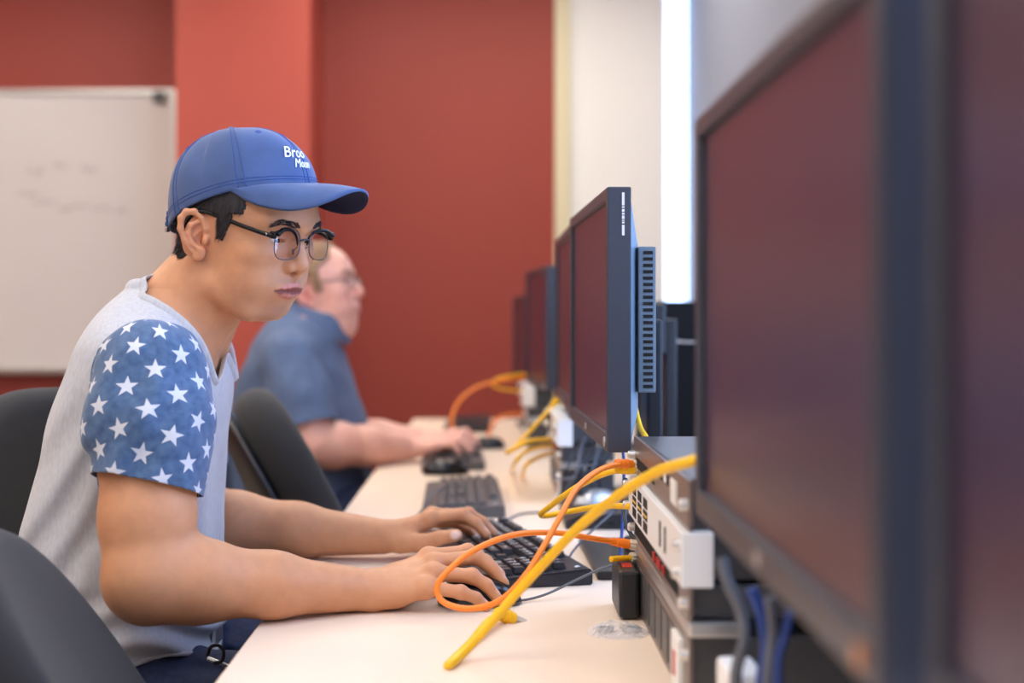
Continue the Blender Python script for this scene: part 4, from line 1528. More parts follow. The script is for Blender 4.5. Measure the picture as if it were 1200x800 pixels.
lh = dict(mcp=[P(503, 607, 2.05), P(506, 603, 2.075), P(503, 606, 2.10), P(496, 612, 2.12)],
          pip=[P(542, 603, 2.05), P(549, 602, 2.078), P(545, 607, 2.105), P(535, 613, 2.13)],
          tip=[P(570, 626, 2.045), P(578, 624, 2.08), P(572, 628, 2.11), P(560, 632, 2.135)],
          th=[P(470, 636, 2.03), P(492, 636, 2.02), P(516, 630, 2.01), P(535, 627, 2.0)])
hand(body, rw_, rh['mcp'], rh['pip'], rh['tip'], rh['th'], -1, 1.03)
hand(body, lw_, lh['mcp'], lh['pip'], lh['tip'], lh['th'], 1, 1.0)
# legs (inside the jeans) down to the shoes
for s in (-1, 1):
    hp = np.array((-0.52, YC + s * 0.085, 0.585))
    kn = np.array((-0.09, YC + s * 0.13, 0.575))
    an = np.array((-0.13, YC + s * 0.13, 0.10))
    body.chain([hp, kn, an, an + np.array((0.09, 0, -0.055))], [0.07, 0.052, 0.034, 0.025], k=0.02)
body.group(head, HM, HT, HS)
V, Fq = body.mesh((-0.75, 1.45, 0.02), (0.12, 2.25, 1.36), 0.0015)
V, Fq = islands_keep_largest(V, Fq)
# skin colouring: lips, light beard shadow, ears, knuckles, nails, moles
loc = ((V - HT) @ HM) / HS
base = np.array(srgb(207, 148, 108)[:3])
tint = np.tile(base, (len(V), 1))


def blend(m, c):
    global tint
    tint = tint * (1 - m[:, None]) + np.array(srgb(*c)[:3]) * m[:, None]


def gauss(c, r):
    return np.exp(-(((loc - np.array(c)) / np.array(r)) ** 2).sum(1))


inh = np.linalg.norm(loc, axis=1) < 0.16
beard = np.clip((gauss((0.085, 0, -0.038), (0.02, 0.026, 0.006)) * 0.55 + gauss((0.068, 0, -0.083), (0.03, 0.03, 0.016)) * 0.5), 0, 0.6) * inh
blend(beard, (150, 120, 112))
lipm = np.zeros(len(V))
for pts, r in ((LIPM[0], 0.0026), (LIPM[1], 0.0042)):
    f_ = Field().chain(list(pts), [r * 0.45, r * 0.8] + [r] * (len(pts) - 4) + [r * 0.8, r * 0.45])
    lipm = np.maximum(lipm, np.clip(0.5 - f_.ev(loc) / 0.0016, 0, 1))
blend(lipm * 0.6 * inh, (198, 112, 110))
f_ = Field().chain(list(LIPM[2]), [0.0008] * 9)
blend(np.clip(1.0 - f_.ev(loc) / 0.0012, 0, 1) * 0.8 * inh, (112, 48, 50))  # mouth slit painted darker, crease shade put into the skin colour
blend(np.clip(gauss((-0.012, -0.08, 0.004), (0.02, 0.02, 0.03)) + gauss((0.10, 0, -0.016), (0.018, 0.018, 0.014)) * 0.6, 0, 1) * 0.35 * inh, (222, 138, 112))
for c in ((0.052, -0.0605, -0.034), (0.062, -0.0565, -0.037)):
    blend(np.clip(1.3 - np.linalg.norm(loc - np.array(c), axis=1) / 0.0026, 0, 1) * 0.7, (110, 66, 50))
for h_, n_ in ((rh, 4), (lh, 4)):
    for i in range(n_):
        d = norm(h_['tip'][i] - h_['pip'][i])
        c = h_['tip'][i] + np.array((0, 0, 0.006)) - d * 0.002
        blend(np.clip(1.6 - np.linalg.norm(V - c, axis=1) / 0.0042, 0, 1) * 0.7, (238, 196, 184))
        blend(np.exp(-(np.linalg.norm(V - h_['pip'][i], axis=1) / 0.011) ** 2) * 0.25, (206, 132, 106))
d = norm(lh['th'][3] - lh['th'][2])
c = lh['th'][3] + np.array((0, -0.0075, 0.002)) - d * 0.002
blend(np.clip(1.7 - np.linalg.norm(V - c, axis=1) / 0.0055, 0, 1) * 0.85, (246, 216, 206))
tint4 = np.concatenate([tint, np.ones((len(V), 1))], 1)
man = npobj('person', V, Fq, M['skin'], None, BASE, {'tint': tint4}, True)
tag(man, 'young man in blue cap, glasses and star-sleeved T-shirt typing at the desk', 'person', 'people at the desk')

# eyes
for s in (-1, 1):
    c = hw(0.0712, s * 0.0325, 0.0155)[0] if False else to_world(HM, HT, HS, (0.0712, s * 0.0325, 0.0155))
    g = norm(HM @ np.array((0.95, 0.0, -0.42)))
    b = BM(); lathe(b, [(0, 0.0125)] + [(0.0125 * math.sin(a), 0.0125 * math.cos(a)) for a in np.linspace(0.15, math.pi - 0.15, 14)] + [(0, -0.0125)], 24, Matrix.Translation(Vector(c - BASE)) @ frame_from(g).to_4x4())
    e = obj('eye', b, M['eyew'], man, smooth=True)
    b = BM(); lathe(b, [(0, 0.01285)] + [(0.0128 * math.sin(a), 0.0128 * math.cos(a)) for a in np.linspace(0.05, 0.48, 6)], 24, Matrix.Translation(Vector(c - BASE)) @ frame_from(g).to_4x4())
    obj('iris', b, M['iris'], e, smooth=True)


def hair_strips(bm, roots, dirs, L, w, rnd, M_, t_, s_, base):
    for r_, d_ in zip(roots, dirs):
        l = L * rnd.uniform(0.6, 1.2)
        d = norm(d_ + np.array([rnd.uniform(-.25, .25) for _ in range(3)]))
        sd = norm(np.cross(d, (rnd.uniform(-1, 1), rnd.uniform(-1, 1), rnd.uniform(-1, 1)))) * w
        p = [r_ - sd, r_ + sd, r_ + d * l * 0.6 + sd * 0.6, r_ + d * l, r_ + d * l * 0.6 - sd * 0.6]
        f = to_world(M_, t_, s_, p) - base
        bm.faces.new([bm.verts.new(Vector(q)) for q in f])


def on_head(f, p, it=12):
    """Pull head-space points onto the zero surface of field f."""
    p = np.array(p, float)
    for _ in range(it):
        e = 1e-4
        d0 = f.ev(p)
        g = np.stack([f.ev(p + np.eye(3)[q] * e) - d0 for q in range(3)], 1) / e
        p = p - (d0 / ((g * g).sum(1) + 1e-3))[:, None] * g * 0.9
    return p, g / (np.linalg.norm(g, axis=1, keepdims=True) + 1e-9)


# eyebrows: many short hairs
rnd = random.Random(21)
for s in (-1, 1):
    b = BM()
    R0, D0 = [], []
    for _ in range(620):
        t = rnd.random()
        y = 0.012 + t * 0.036
        zc = 0.0350 + 0.0050 * math.sin(min(t * 1.25, 1.0) * math.pi * 0.62) - 0.004 * max(0, t - 0.7) / 0.3
        h = 0.0036 * (1 - 0.62 * t) * min(1, 0.55 + 3 * t)
        R0.append((0.10 - 0.02 * t, s * y, zc + rnd.uniform(-1, 1) * h))
        D0.append((-0.35 * t - 0.05, s * 0.9, 0.35 * (1 - 1.6 * t)))
    Rp, Nn = on_head(head, R0)
    Dd = np.array(D0)
    Dd = Dd - (Dd * Nn).sum(1, keepdims=True) * Nn + Nn * 0.12
    hair_strips(b, Rp - Nn * 0.0004, Dd, 0.0078, 0.00042, rnd, HM, HT, HS, BASE)
    obj('eyebrow', b, M['hair_black'], man)

# hair under the cap: a shell that ends at nape and sideburn
hf = Field()
skull(hf)
local = lambda p: ((np.asarray(p) - HT) @ HM) / HS
hf.chain([local(nb + (nt_ - nb) * 0.5), local(nt_)], [0.0545 / HS, 0.056 / HS], k=0.03)


def hair_region(p):
    x, y, z = p[:, 0], np.abs(p[:, 1]), p[:, 2]
    n = 0.0012 * np.sin(x * 900 + 2 * np.sin(z * 400))
    back = np.maximum(x + 0.030, -(z + 0.050 + 0.12 * (x + 0.06)) + n * 0.6)            # behind the ears, down to the nape
    side = np.maximum.reduce([x - 0.036 + 0.35 * np.maximum(0, 0.05 - z) * 0 + n, -(z - 0.004) + 0.8 * (0.030 - np.clip(x, -1, 0.030)) * 0.2 + n, -(y - 0.03), -x - 0.0 + 0.005])
    top = -(z - 0.036 - 0.10 * np.clip(x, 0, 1))
    top = np.maximum(top, x - 0.052 + n)
    front_side = np.maximum.reduce([x - 0.037 + 0.45 * np.maximum(0.0, 0.030 - z) + n * 0.5, -(z - 0.004) + n * 1.5, -x + 0.017])
    return np.minimum(np.minimum(back, front_side), top)


shell = Field()
shell.op(lambda p: np.maximum(hf.ev(p) - 0.0036, hair_region(p)), (0, 0, 0.02), 0.16, 'u', 0)
shell.op(lambda p: hf.ev(p) + 0.004, (0, 0, 0.02), 0.5, 's', 0)
w_ = Field(); w_.group(shell, HM, HT, HS)
Vh, Fh = w_.mesh(HT - 0.15, HT + 0.16, 0.0016)
hair = npobj('hair', Vh, Fh, M['hair_black'], man, BASE)
b = BM()
lv = local(Vh)
cand = np.where((hf.ev(lv) > 0.0025) & (lv[:, 2] < 0.07))[0]
pick = [cand[rnd.randrange(len(cand))] for _ in range(6500)]
Dn = np.stack([-0.25 - 0.5 * (lv[pick][:, 0] < 0), np.sign(lv[pick][:, 1]) * 0.12, np.full(len(pick), -0.9)], 1)
hair_strips(b, lv[pick] , Dn, 0.0075, 0.00035, rnd, HM, HT, HS, BASE)
obj('short_strands', b, M['hair_black'], hair)

# ------------------------------------------------------------------ T-shirt
shirt = Field()
nd = norm(nt_ - nb)


def shirt_torso(p):
    d = tf(p) - 0.0135
    fz = p[:, 2]
    low = np.clip((0.80 - fz) / 0.12, 0, 1)
    d = d - 0.0075 * low * np.clip((p[:, 0] + 0.54) / 0.12, 0.12, 1) * np.sin(fz * 150 + 14 * (p[:, 0] + 0.45) + 3 * np.sin(p[:, 0] * 24 + p[:, 1] * 9)) - 0.004 * low
    d = d - 0.0022 * wnoise(p, 26, 0.6) * np.clip((1.06 - fz) / 0.1, 0, 1)
    return d


def shirt_extra(p):
    return (folds(p, (-0.44, 1.66, 0.98), (-0.60, 1.68, 0.74), 0.07, 0.0042, 3, 0.045)
            + folds(p, (-0.37, 1.68, 0.96), (-0.372, 1.72, 0.72), 0.05, 0.0035, 3, 0.04, 1.0))


shirt.op(shirt_torso, (-0.5, YC, 0.8), 0.45, 'u', 0.02)
for s, sh in ((-1, rs_), (1, ls_)):
    shirt.chain([nb + np.array((-0.012, s * 0.045, -0.004)), sh + np.array((0, -s * 0.02, 0.012))], [0.0475, 0.050], k=0.035)
shirt.chain([nb + nd * -0.01, nb + nd * 0.075], [0.0655, 0.0595], k=0.016)
torso_only = list(shirt.ops)


def sleeve_axis(sh, el):
    return sh + np.array((0, 0, 0.012)), sh + (el - sh) * 0.53


slv = {}
for nm, sh, el in (('r', rs_, re_), ('l', ls_, le_)):
    a, c = sleeve_axis(sh, el)
    f = Field()
    f.chain([a, a + (c - a) * 0.45, c + (c - a) * 0.25], [0.068, 0.0725, 0.0635], k=0.02, k2=0.02)
    slv[nm] = (f, a, c)
    fn0 = f.ops[0][0]
    def fn(p, fn0=fn0, a=a, c=c):
        return fn0(p) - 0.0022 * wnoise(p, 34, 1.9) - folds(p, a + np.array((0.05, -0.05, 0.03)), c + np.array((-0.05, -0.06, -0.02)), 0.06, 0.003, 2, 0.05)
    shirt.op(fn, f.ops[0][1], f.ops[0][2] + 0.01, 'u', 0.010)
shirt.op(shirt_extra, (-0.5, 1.7, 0.85), 0.25, 'd', 0)
Vs, Fs = shirt.mesh((-0.75, 1.48, 0.56), (-0.25, 2.20, 1.20), 0.0032)
# openings: hem, neck, sleeve ends
ax = norm(slv['r'][2] - slv['r'][1])


def cutf(fun):
    global Vs, Fs
    Vs, Fs = clip(Vs, Fs, fun(Vs))


cutf(lambda p: 0.672 - 0.30 * np.clip(-(p[:, 0] + 0.40), 0, 0.2) - 0.010 * np.sin(p[:, 1] * 22) - p[:, 2])
nd = norm(nt_ - nb)


def neck_f(p):
    q = p - np.array((-0.394, YC, 1.080))
    t = q @ norm(np.array((0.80, 0, 0.60))) + 0.35 * np.abs(p[:, 1] - YC) - 0.012
    r = np.linalg.norm(q - (q @ nd)[:, None] * nd, axis=1)
    return np.where(r < 0.105, t, -1.0)


cutf(neck_f)
for nm in 'rl':
    f, a, c = slv[nm]
    d = norm(c - a)
    n_ = norm(d + np.array((-0.22, 0.0, 0)))
    def sl(p, c=c, n_=n_, a=a, d=d):
        q = p - c
        t = q @ n_
        r = np.linalg.norm(q - (q @ d)[:, None] * d, axis=1)
        return np.where(r < 0.088, t, -1.0)
    near = lambda p, nm=nm: np.where(slv[nm][0].ev(p) < Field.ev(shirt, p, torso_only) , sl(p), -1.0)
    cutf(near)
dT = Field.ev(shirt, Vs, torso_only)
parts = {}
dR, dL = slv['r'][0].ev(Vs), slv['l'][0].ev(Vs)
seam = lambda dS: dS - dT - 0.006
fr_, fl_ = seam(dR), seam(dL)


def sub(f):
    return clip(Vs, Fs, f)


def uv_of(V_, a, c, sgn):
    d = norm(c - a)
    e1 = norm(np.cross(d, (0, 1, 0)))
    e2 = np.cross(d, e1)
    q = V_ - a
    t = q @ d
    ang = np.arctan2(q @ e1, (q @ e2) * sgn)
    return np.stack([ang * 0.068, -t, np.zeros(len(V_))], 1)


def add_cloth(name, V_, F_, mat, parent, attrs=None, thick=0.0016):
    o = npobj(name, V_, F_, mat, parent, BASE, attrs)
    md = o.modifiers.new('cloth thickness', 'SOLIDIFY')
    md.thickness = thick
    md.offset = -1
    return o


Vt, Ft = sub(-np.minimum(fr_, fl_))
tshirt = add_cloth('t_shirt', Vt, Ft, M['heather'], man)
for nm, f, sg in (('r', fr_, 1), ('l', fl_, -1)):
    Vv, Ff = sub(f)
    o = add_cloth('sleeve', Vv, Ff, M['stars'], tshirt, {'suv': uv_of(Vv, slv[nm][1], slv[nm][2], sg) + np.array((0.006, 0.004, 0))})
    o['label'] = 'blue short sleeve printed with white stars'


# neckband: a thin tube following the neck opening
def boundary_loops(V_, F_):
    e = np.concatenate([F_[:, [0, 1]], F_[:, [1, 2]], F_[:, [2, 0]]])
    s = np.sort(e, 1)
    u, ix, c = np.unique(s, axis=0, return_index=True, return_counts=True)
    be = e[ix[c == 1]]
    nx = {int(a): int(b) for a, b in be}
    loops = []
    while nx:
        a = next(iter(nx))
        lp = [a]
        while nx.get(lp[-1]) is not None:
            n2 = nx.pop(lp[-1])
            if n2 == a:
                break
            lp.append(n2)
        loops.append(V_[lp])
    return loops


def smooth_loop(L, it=30):
    for _ in range(it):
        L = 0.5 * L + 0.25 * (np.roll(L, 1, 0) + np.roll(L, -1, 0))
    return L


def loop_tube(bm, L, r, step=4, flat=None):
    L = L[::step]
    n = len(L)
    c = L.mean(0)
    rings = []
    for i in range(n):
        t = norm(L[(i + 1) % n] - L[i - 1])
        o = L[i] - c
        o = norm(o - (o @ t) * t)
        w = np.cross(t, o)
        rings.append([bm.verts.new(Vector(L[i] - BASE + (o * math.cos(a) * r[0] + w * math.sin(a) * r[1]))) for a in np.linspace(0, 2 * math.pi, 10, endpoint=False)])
    for i in range(n):
        for k in range(10):
            bm.faces.new([rings[i][k], rings[(i + 1) % n][k], rings[(i + 1) % n][(k + 1) % 10], rings[i][(k + 1) % 10]])


for L in boundary_loops(Vt, Ft):
    if len(L) > 60 and L[:, 2].mean() > 1.02 and np.abs(L[:, 1].mean() - YC) < 0.06:
        b = BM(); loop_tube(b, smooth_loop(L), (0.0022, 0.0075), 5); obj('neckband', b, M['heather'], tshirt, smooth=True)
    elif len(L) > 60 and L[:, 2].mean() < 0.74:
        b = BM(); loop_tube(b, smooth_loop(L, 8), (0.0022, 0.003), 4); obj('hem', b, M['heather'], tshirt, smooth=True)

# ------------------------------------------------------------------ jeans, belt, shoes
jf = Field()
jf.op(loft_fn(TZ, TB, TF, TW, YC, 2.3, 0.010), (-0.5, YC, 0.8), 0.42, 'u', 0.02)
for s in (-1, 1):
    hp = np.array((-0.51, YC + s * 0.085, 0.588))
    kn = np.array((-0.09, YC + s * 0.13, 0.578))
    an = np.array((-0.13, YC + s * 0.13, 0.09))
    jf.chain([hp, hp + (kn - hp) * 0.5, kn, kn + (an - kn) * 0.4, an], [0.094, 0.084, 0.067, 0.062, 0.052], k=0.03)
jf.op(lambda p: -0.0025 * wnoise(p, 40, 3.1) - folds(p, (-0.40, 1.66, 0.66), (-0.25, 1.76, 0.62), 0.06, 0.004, 2, 0.03), (-0.3, YC, 0.5), 0.6, 'd', 0)
Vj, Fj = jf.mesh((-0.75, 1.55, 0.04), (0.05, 2.08, 0.80), 0.006)
Vj, Fj = clip(Vj, Fj, Vj[:, 2] - 0.700 + 0.35 * np.clip(Vj[:, 0] + 0.42, 0, 0.1) * 0)
Vj, Fj = clip(Vj, Fj, 0.075 - Vj[:, 2])
jeans = add_cloth('jeans', Vj, Fj, M['denim'], man)
# belt around the waist
b = BM()
ring = []
tfn = loft_fn(TZ, TB, TF, TW, YC, 2.3, 0.006)
for a in np.linspace(0, 2 * math.pi, 72, endpoint=False):
    lo_, hi_ = 0.05, 0.4
    d = np.array((math.cos(a), math.sin(a), 0))
    for _ in range(30):
        m_ = (lo_ + hi_) / 2
        if tfn((np.array((-0.5, YC, 0.668)) + d * m_)[None])[0] > 0:
            hi_ = m_
        else:
            lo_ = m_
    ring.append(np.array((-0.5, YC, 0.668)) + d * lo_)
ring = np.array(ring)
loop_tube(b, ring, (0.0028, 0.015), 1)
belt = obj('belt', b, M['leather'], jeans, smooth=True)
b = BM(); box(b, Vector(np.array((-0.360, 1.80, 0.668)) - BASE), (0.006, 0.045, 0.036), 0.002); obj('buckle', b, M['steel'], belt)
b = BM(); tube(b, [Vector(q - BASE) for q in spline([P(243, 768, 1.655), P(247, 758, 1.655), P(256, 756, 1.655), P(262, 763, 1.655), P(260, 774, 1.655), P(250, 777, 1.655)], 6)], 0.0022, 8); obj('belt_loop', b, M['leather'], jeans, smooth=True)
b = BM(); tube(b, [Vector(q - BASE) for q in spline([P(243, 771, 1.66), P(256, 776, 1.66), P(268, 781, 1.665)], 6)], 0.0028, 8); obj('key_clip', b, M['steel'], jeans, smooth=True)
for s in (-1, 1):
    f = Field()
    an = np.array((-0.13, YC + s * 0.13, 0.07))
    f.chain([an, an + np.array((-0.03, 0, -0.03))], [0.04, 0.036], k=0.02)
    f.chain([an + np.array((-0.02, 0, -0.03)), an + np.array((0.10, 0, -0.032)), an + np.array((0.165, 0, -0.036))], [0.04, 0.040, 0.033], k=0.03)
    f.op(lambda p: 0.018 - p[:, 2], an, 1, 'i', 0.004)
    v_, f_ = f.mesh(an - 0.12, an + np.array((0.24, 0.12, 0.12)), 0.005)
    sh_ = npobj('shoe', v_, f_, M['shoe'], man, BASE)
    b = BM(); prism(b, [(an[0] - BASE[0] + x, an[1] - BASE[1] + y) for x, y in [(-0.062, -0.03), (-0.02, -0.04), (0.1, -0.044), (0.17, -0.036), (0.2, 0), (0.17, 0.036), (0.1, 0.044), (-0.02, 0.04), (-0.062, 0.03), (-0.07, 0)]], 'z', 0.001, 0.022, 0.003); obj('sole', b, M['sole'], sh_)

# ------------------------------------------------------------------ cap
cap = None
CZ0 = lambda th: 0.046 + 0.020 * math.cos(th) - 0.006 * math.cos(2 * th)     # lower edge height by azimuth (0 = front)
CTOP = np.array((-0.017, 0.0, 0.1490))


def crown0(th, t):
    """t 0 at the lower edge, 1 at the button; head space."""
    ax_, bx_ = 0.1005 if math.cos(th) > 0 else 0.1180, 0.0835
    c, s = math.cos(th), math.sin(th)
    z0 = CZ0(th)
    ang = t * math.pi / 2
    if c > 0:
        pr = math.cos(ang) ** 0.62
    else:
        pr = math.cos(ang) ** 0.78
    z = z0 + (CTOP[2] - z0) * math.sin(ang) ** 1.05
    cx = -0.002 + (CTOP[0] + 0.002) * t
    bulge = 1 + 0.02 * math.sin(ang * 2)
    x = cx + ax_ * c * pr * bulge
    y = bx_ * s * pr * bulge
    dent = 0.0022 * math.sin(th * 3 + 5 * t) * math.sin(math.pi * t) + 0.0014 * math.sin(th * 7 + 3) * math.sin(math.pi * t)
    r_ = math.hypot(c, s)
    seam_ = min(abs((th / (math.pi / 3)) % 1.0 - 0.0), abs((th / (math.pi / 3)) % 1.0 - 1.0))
    dent -= 0.0011 * math.exp(-(seam_ / 0.035) ** 2) * (1 - t)
    return np.array((x + dent * c, y + dent * s, z))


CAPT = math.radians(-16.0)
CPIV = np.array((-0.004, 0.0, 0.060))
CRY = np.array([[math.cos(CAPT), 0, math.sin(CAPT)], [0, 1, 0], [-math.sin(CAPT), 0, math.cos(CAPT)]])


def capt(p):
    return CPIV + CRY @ (np.asarray(p, float) - CPIV) + np.array((0.0, 0, 0.0))


def crown(th, t):
    return capt(crown0(th, t))


NT, NR = 180, 40
gridv = []
for j in range(NR):
    t = 1 - (1 - j / NR) ** 1.0
    gridv.append([crown(2 * math.pi * i / NT - math.pi, t) for i in range(NT)])
Vc = np.array(gridv).reshape(-1, 3)
Vc = np.vstack([Vc, capt(CTOP)])
Fc = []
for j in range(NR - 1):
    for i in range(NT):
        i2 = (i + 1) % NT
        Fc.append((j * NT + i, j * NT + i2, (j + 1) * NT + i2, (j + 1) * NT + i))
for i in range(NT):
    Fc.append(((NR - 1) * NT + i, (NR - 1) * NT + (i + 1) % NT, len(Vc) - 1, len(Vc) - 1))
Fc = np.array(Fc)
Ft_ = tris(Fc)
Ft_ = Ft_[(Ft_[:, 0] != Ft_[:, 1]) & (Ft_[:, 1] != Ft_[:, 2]) & (Ft_[:, 0] != Ft_[:, 2])]
cap = npobj('baseball_cap', to_world(HM, HT, HS, Vc), Ft_, M['cap'], man, BASE)
md = cap.modifiers.new('cloth thickness', 'SOLIDIFY'); md.thickness = 0.002; md.offset = -1
# brim
NB, NS = 48, 14
TH = math.radians(70)
br = []
for j in range(NS + 1):
    row = []
    for i in range(NB + 1):
        th = -TH + 2 * TH * i / NB
        p = crown0(th, 0.0) * np.array((0.985, 0.985, 1))
        u = th / TH
        reach = 0.083 * max(0.0, 1 - abs(u) ** 2.6) ** 0.62
        s_ = j / NS
        x = p[0] + reach * s_
        y = p[1] * (1 + 0.05 * s_ * (1 - abs(u)))
        drop = 0.20 * reach * s_ + 8.5 * (y ** 2) * s_ * (0.55 + 0.45 * s_) * (reach / 0.083) - 0.0
        z = p[2] + 0.003 - drop + 0.012 * s_ * (1 - s_)
        row.append(tuple(capt((x, y, z))))
    br.append(row)
bm = BM()
topv = [[bm.verts.new(Vector(to_world(HM, HT, HS, p) - BASE)) for p in r] for r in br]
botv = [[bm.verts.new(Vector(to_world(HM, HT, HS, np.array(p) - np.array((0, 0, 0.0036))) - BASE)) for p in r] for r in br]
for j in range(NS):
    for i in range(NB):
        bm.faces.new([topv[j][i], topv[j + 1][i], topv[j + 1][i + 1], topv[j][i + 1]])
        f_ = bm.faces.new([botv[j][i], botv[j][i + 1], botv[j + 1][i + 1], botv[j + 1][i]])
        f_.material_index = 1
for i in range(NB):
    bm.faces.new([topv[NS][i], botv[NS][i], botv[NS][i + 1], topv[NS][i + 1]])
    bm.faces.new([topv[0][i + 1], botv[0][i + 1], botv[0][i], topv[0][i]])
brim = obj('brim', bm, [M['cap'], M['cap_under']], cap, smooth=True)
b = BM(); c = to_world(HM, HT, HS, capt(CTOP)) - BASE
lathe(b, [(0, 0.005), (0.004, 0.0046), (0.0075, 0.002), (0.0078, -0.002), (0, -0.002)], 18, Matrix.Translation(Vector(c)) @ frame_from(HM @ np.array((0, 0, 1))).to_4x4()); obj('cap_button', b, M['cap'], cap, smooth=True)
# seam stitching and eyelets
b = BM()
for k in range(6):
    th = k * math.pi / 3
    for off in (-0.055, 0.055):
        pts = [crown(th + off * (1 - 0.75 * t) / max(0.25, math.cos(t * 1.3)), t) for t in np.linspace(0.02, 0.93, 40)]
        c_ = np.array((0, 0, 0.04))
        pts = [Vector(to_world(HM, HT, HS, p + norm(p - c_) * 0.0003) - BASE) for p in pts]
        tube(b, pts, 0.0005, 5)
for t in (0.07, 0.10):
    pts = [crown(a, t) for a in np.linspace(-math.pi, math.pi, 90)]
    tube(b, [Vector(to_world(HM, HT, HS, p + norm(p * np.array((1, 1, 0))) * 0.0002) - BASE) for p in pts], 0.0004, 5, caps=False)
obj('seam_stitching', b, M['thread'], cap, smooth=True)
for k in range(6):
    th = k * math.pi / 3 + math.pi / 6
    p = crown(th, 0.66)
    q = crown(th, 0.661)
    n_ = norm(np.cross(crown(th + 0.01, 0.66) - p, q - p))
    if n_ @ (p - np.array((0, 0, 0.03))) < 0:
        n_ = -n_
    wn = HM @ n_
    b = BM(); lathe(b, [(0, -0.0012), (0.0016, -0.001), (0.0022, 0.0008), (0.0034, 0.0008), (0.004, -0.0006), (0.004, -0.002)], 14, Matrix.Translation(Vector(to_world(HM, HT, HS, p) - BASE)) @ frame_from(wn).to_4x4()); obj('eyelet', b, M['thread'], cap, smooth=True)
# back strap with a small metal clasp
b = BM()
pts = [crown(a, 0.03) for a in np.linspace(math.pi - 0.55, math.pi + 0.55, 24)]
for s_ in (0.0, 0.007, 0.014):
    tube(b, [Vector(to_world(HM, HT, HS, p + np.array((-0.0018, 0, 0.001 + s_))) - BASE) for p in pts], 0.0038, 6)
strap = obj('back_strap', b, M['cap'], cap, smooth=True)
b = BM(); p = crown(math.pi + 0.50, 0.0)
box(b, Vector(to_world(HM, HT, HS, p + np.array((-0.003, 0, -0.001))) - BASE), (0.004, 0.007, 0.007), 0.001, Matrix([list(r) for r in HM])); obj('clasp', b, M['steel'], strap)


# embroidery projected onto the crown's front panels
def embroider(txt, size, th0, t0, shear=0.35, lift=0.0009):
    tb = text_bm(txt, size, 0.0, shear, 'LEFT')
    bmesh.ops.triangulate(tb, faces=tb.faces[:])
    bmesh.ops.subdivide_edges(tb, edges=[e for e in tb.edges if e.calc_length() > 0.003], cuts=2)
    bmesh.ops.triangulate(tb, faces=tb.faces[:])
    for v in tb.verts:
        t = t0 + v.co.y / 0.105
        r_ = 0.086 * math.cos(min(1.4, max(0, t) * math.pi / 2)) ** 0.62
        th = th0 + v.co.x / max(r_, 0.02)
        p = crown(th, max(0.0, t))
        n_ = norm(np.cross(crown(th + 0.01, t) - p, crown(th, t + 0.01) - p))
        if n_ @ (p - np.array((0, 0, 0.03))) < 0:
            n_ = -n_
        v.co = Vector(to_world(HM, HT, HS, p + n_ * lift) - BASE)
    return tb


b = embroider('Broo', 0.0185, -0.36, 0.34)
b2 = embroider('Moun', 0.0135, -0.22, 0.225)
merge(b, b2)
o = obj('embroidery', b, M['emb'], cap)
md = o.modifiers.new('thread thickness', 'SOLIDIFY'); md.thickness = 0.0009; md.offset = 1
o['label'] = 'white embroidered script on the cap front'

# ------------------------------------------------------------------ glasses
gl = None
LC = [np.array((0.1005, s * 0.0345, 0.0115)) for s in (-1, 1)]


def lens_outline(s, n=40, k=1.0):
    pts = []
    for a in np.linspace(0, 2 * math.pi, n, endpoint=False):
        c, s2 = math.cos(a), math.sin(a)
        y = 0.0245 * k * math.copysign(abs(c) ** 0.66, c)
        z = 0.0195 * k * math.copysign(abs(s2) ** 0.70, s2)
        z -= 0.0012 * (y / 0.0245)                        # slightly lower at the outer side
        pts.append((-0.0022 * (y / 0.0245) - 0.10 * z, s * y, z))
    return pts


tw = lambda p: Vector(to_world(HM, HT, HS, p) - BASE)
b = BM()
for s in (-1, 1):
    c = LC[0] if s < 0 else LC[1]
    pts = [tw(c + np.array(p)) for p in lens_outline(s)]
    tube(b, pts + [pts[0]], 0.0007, 8, caps=False)
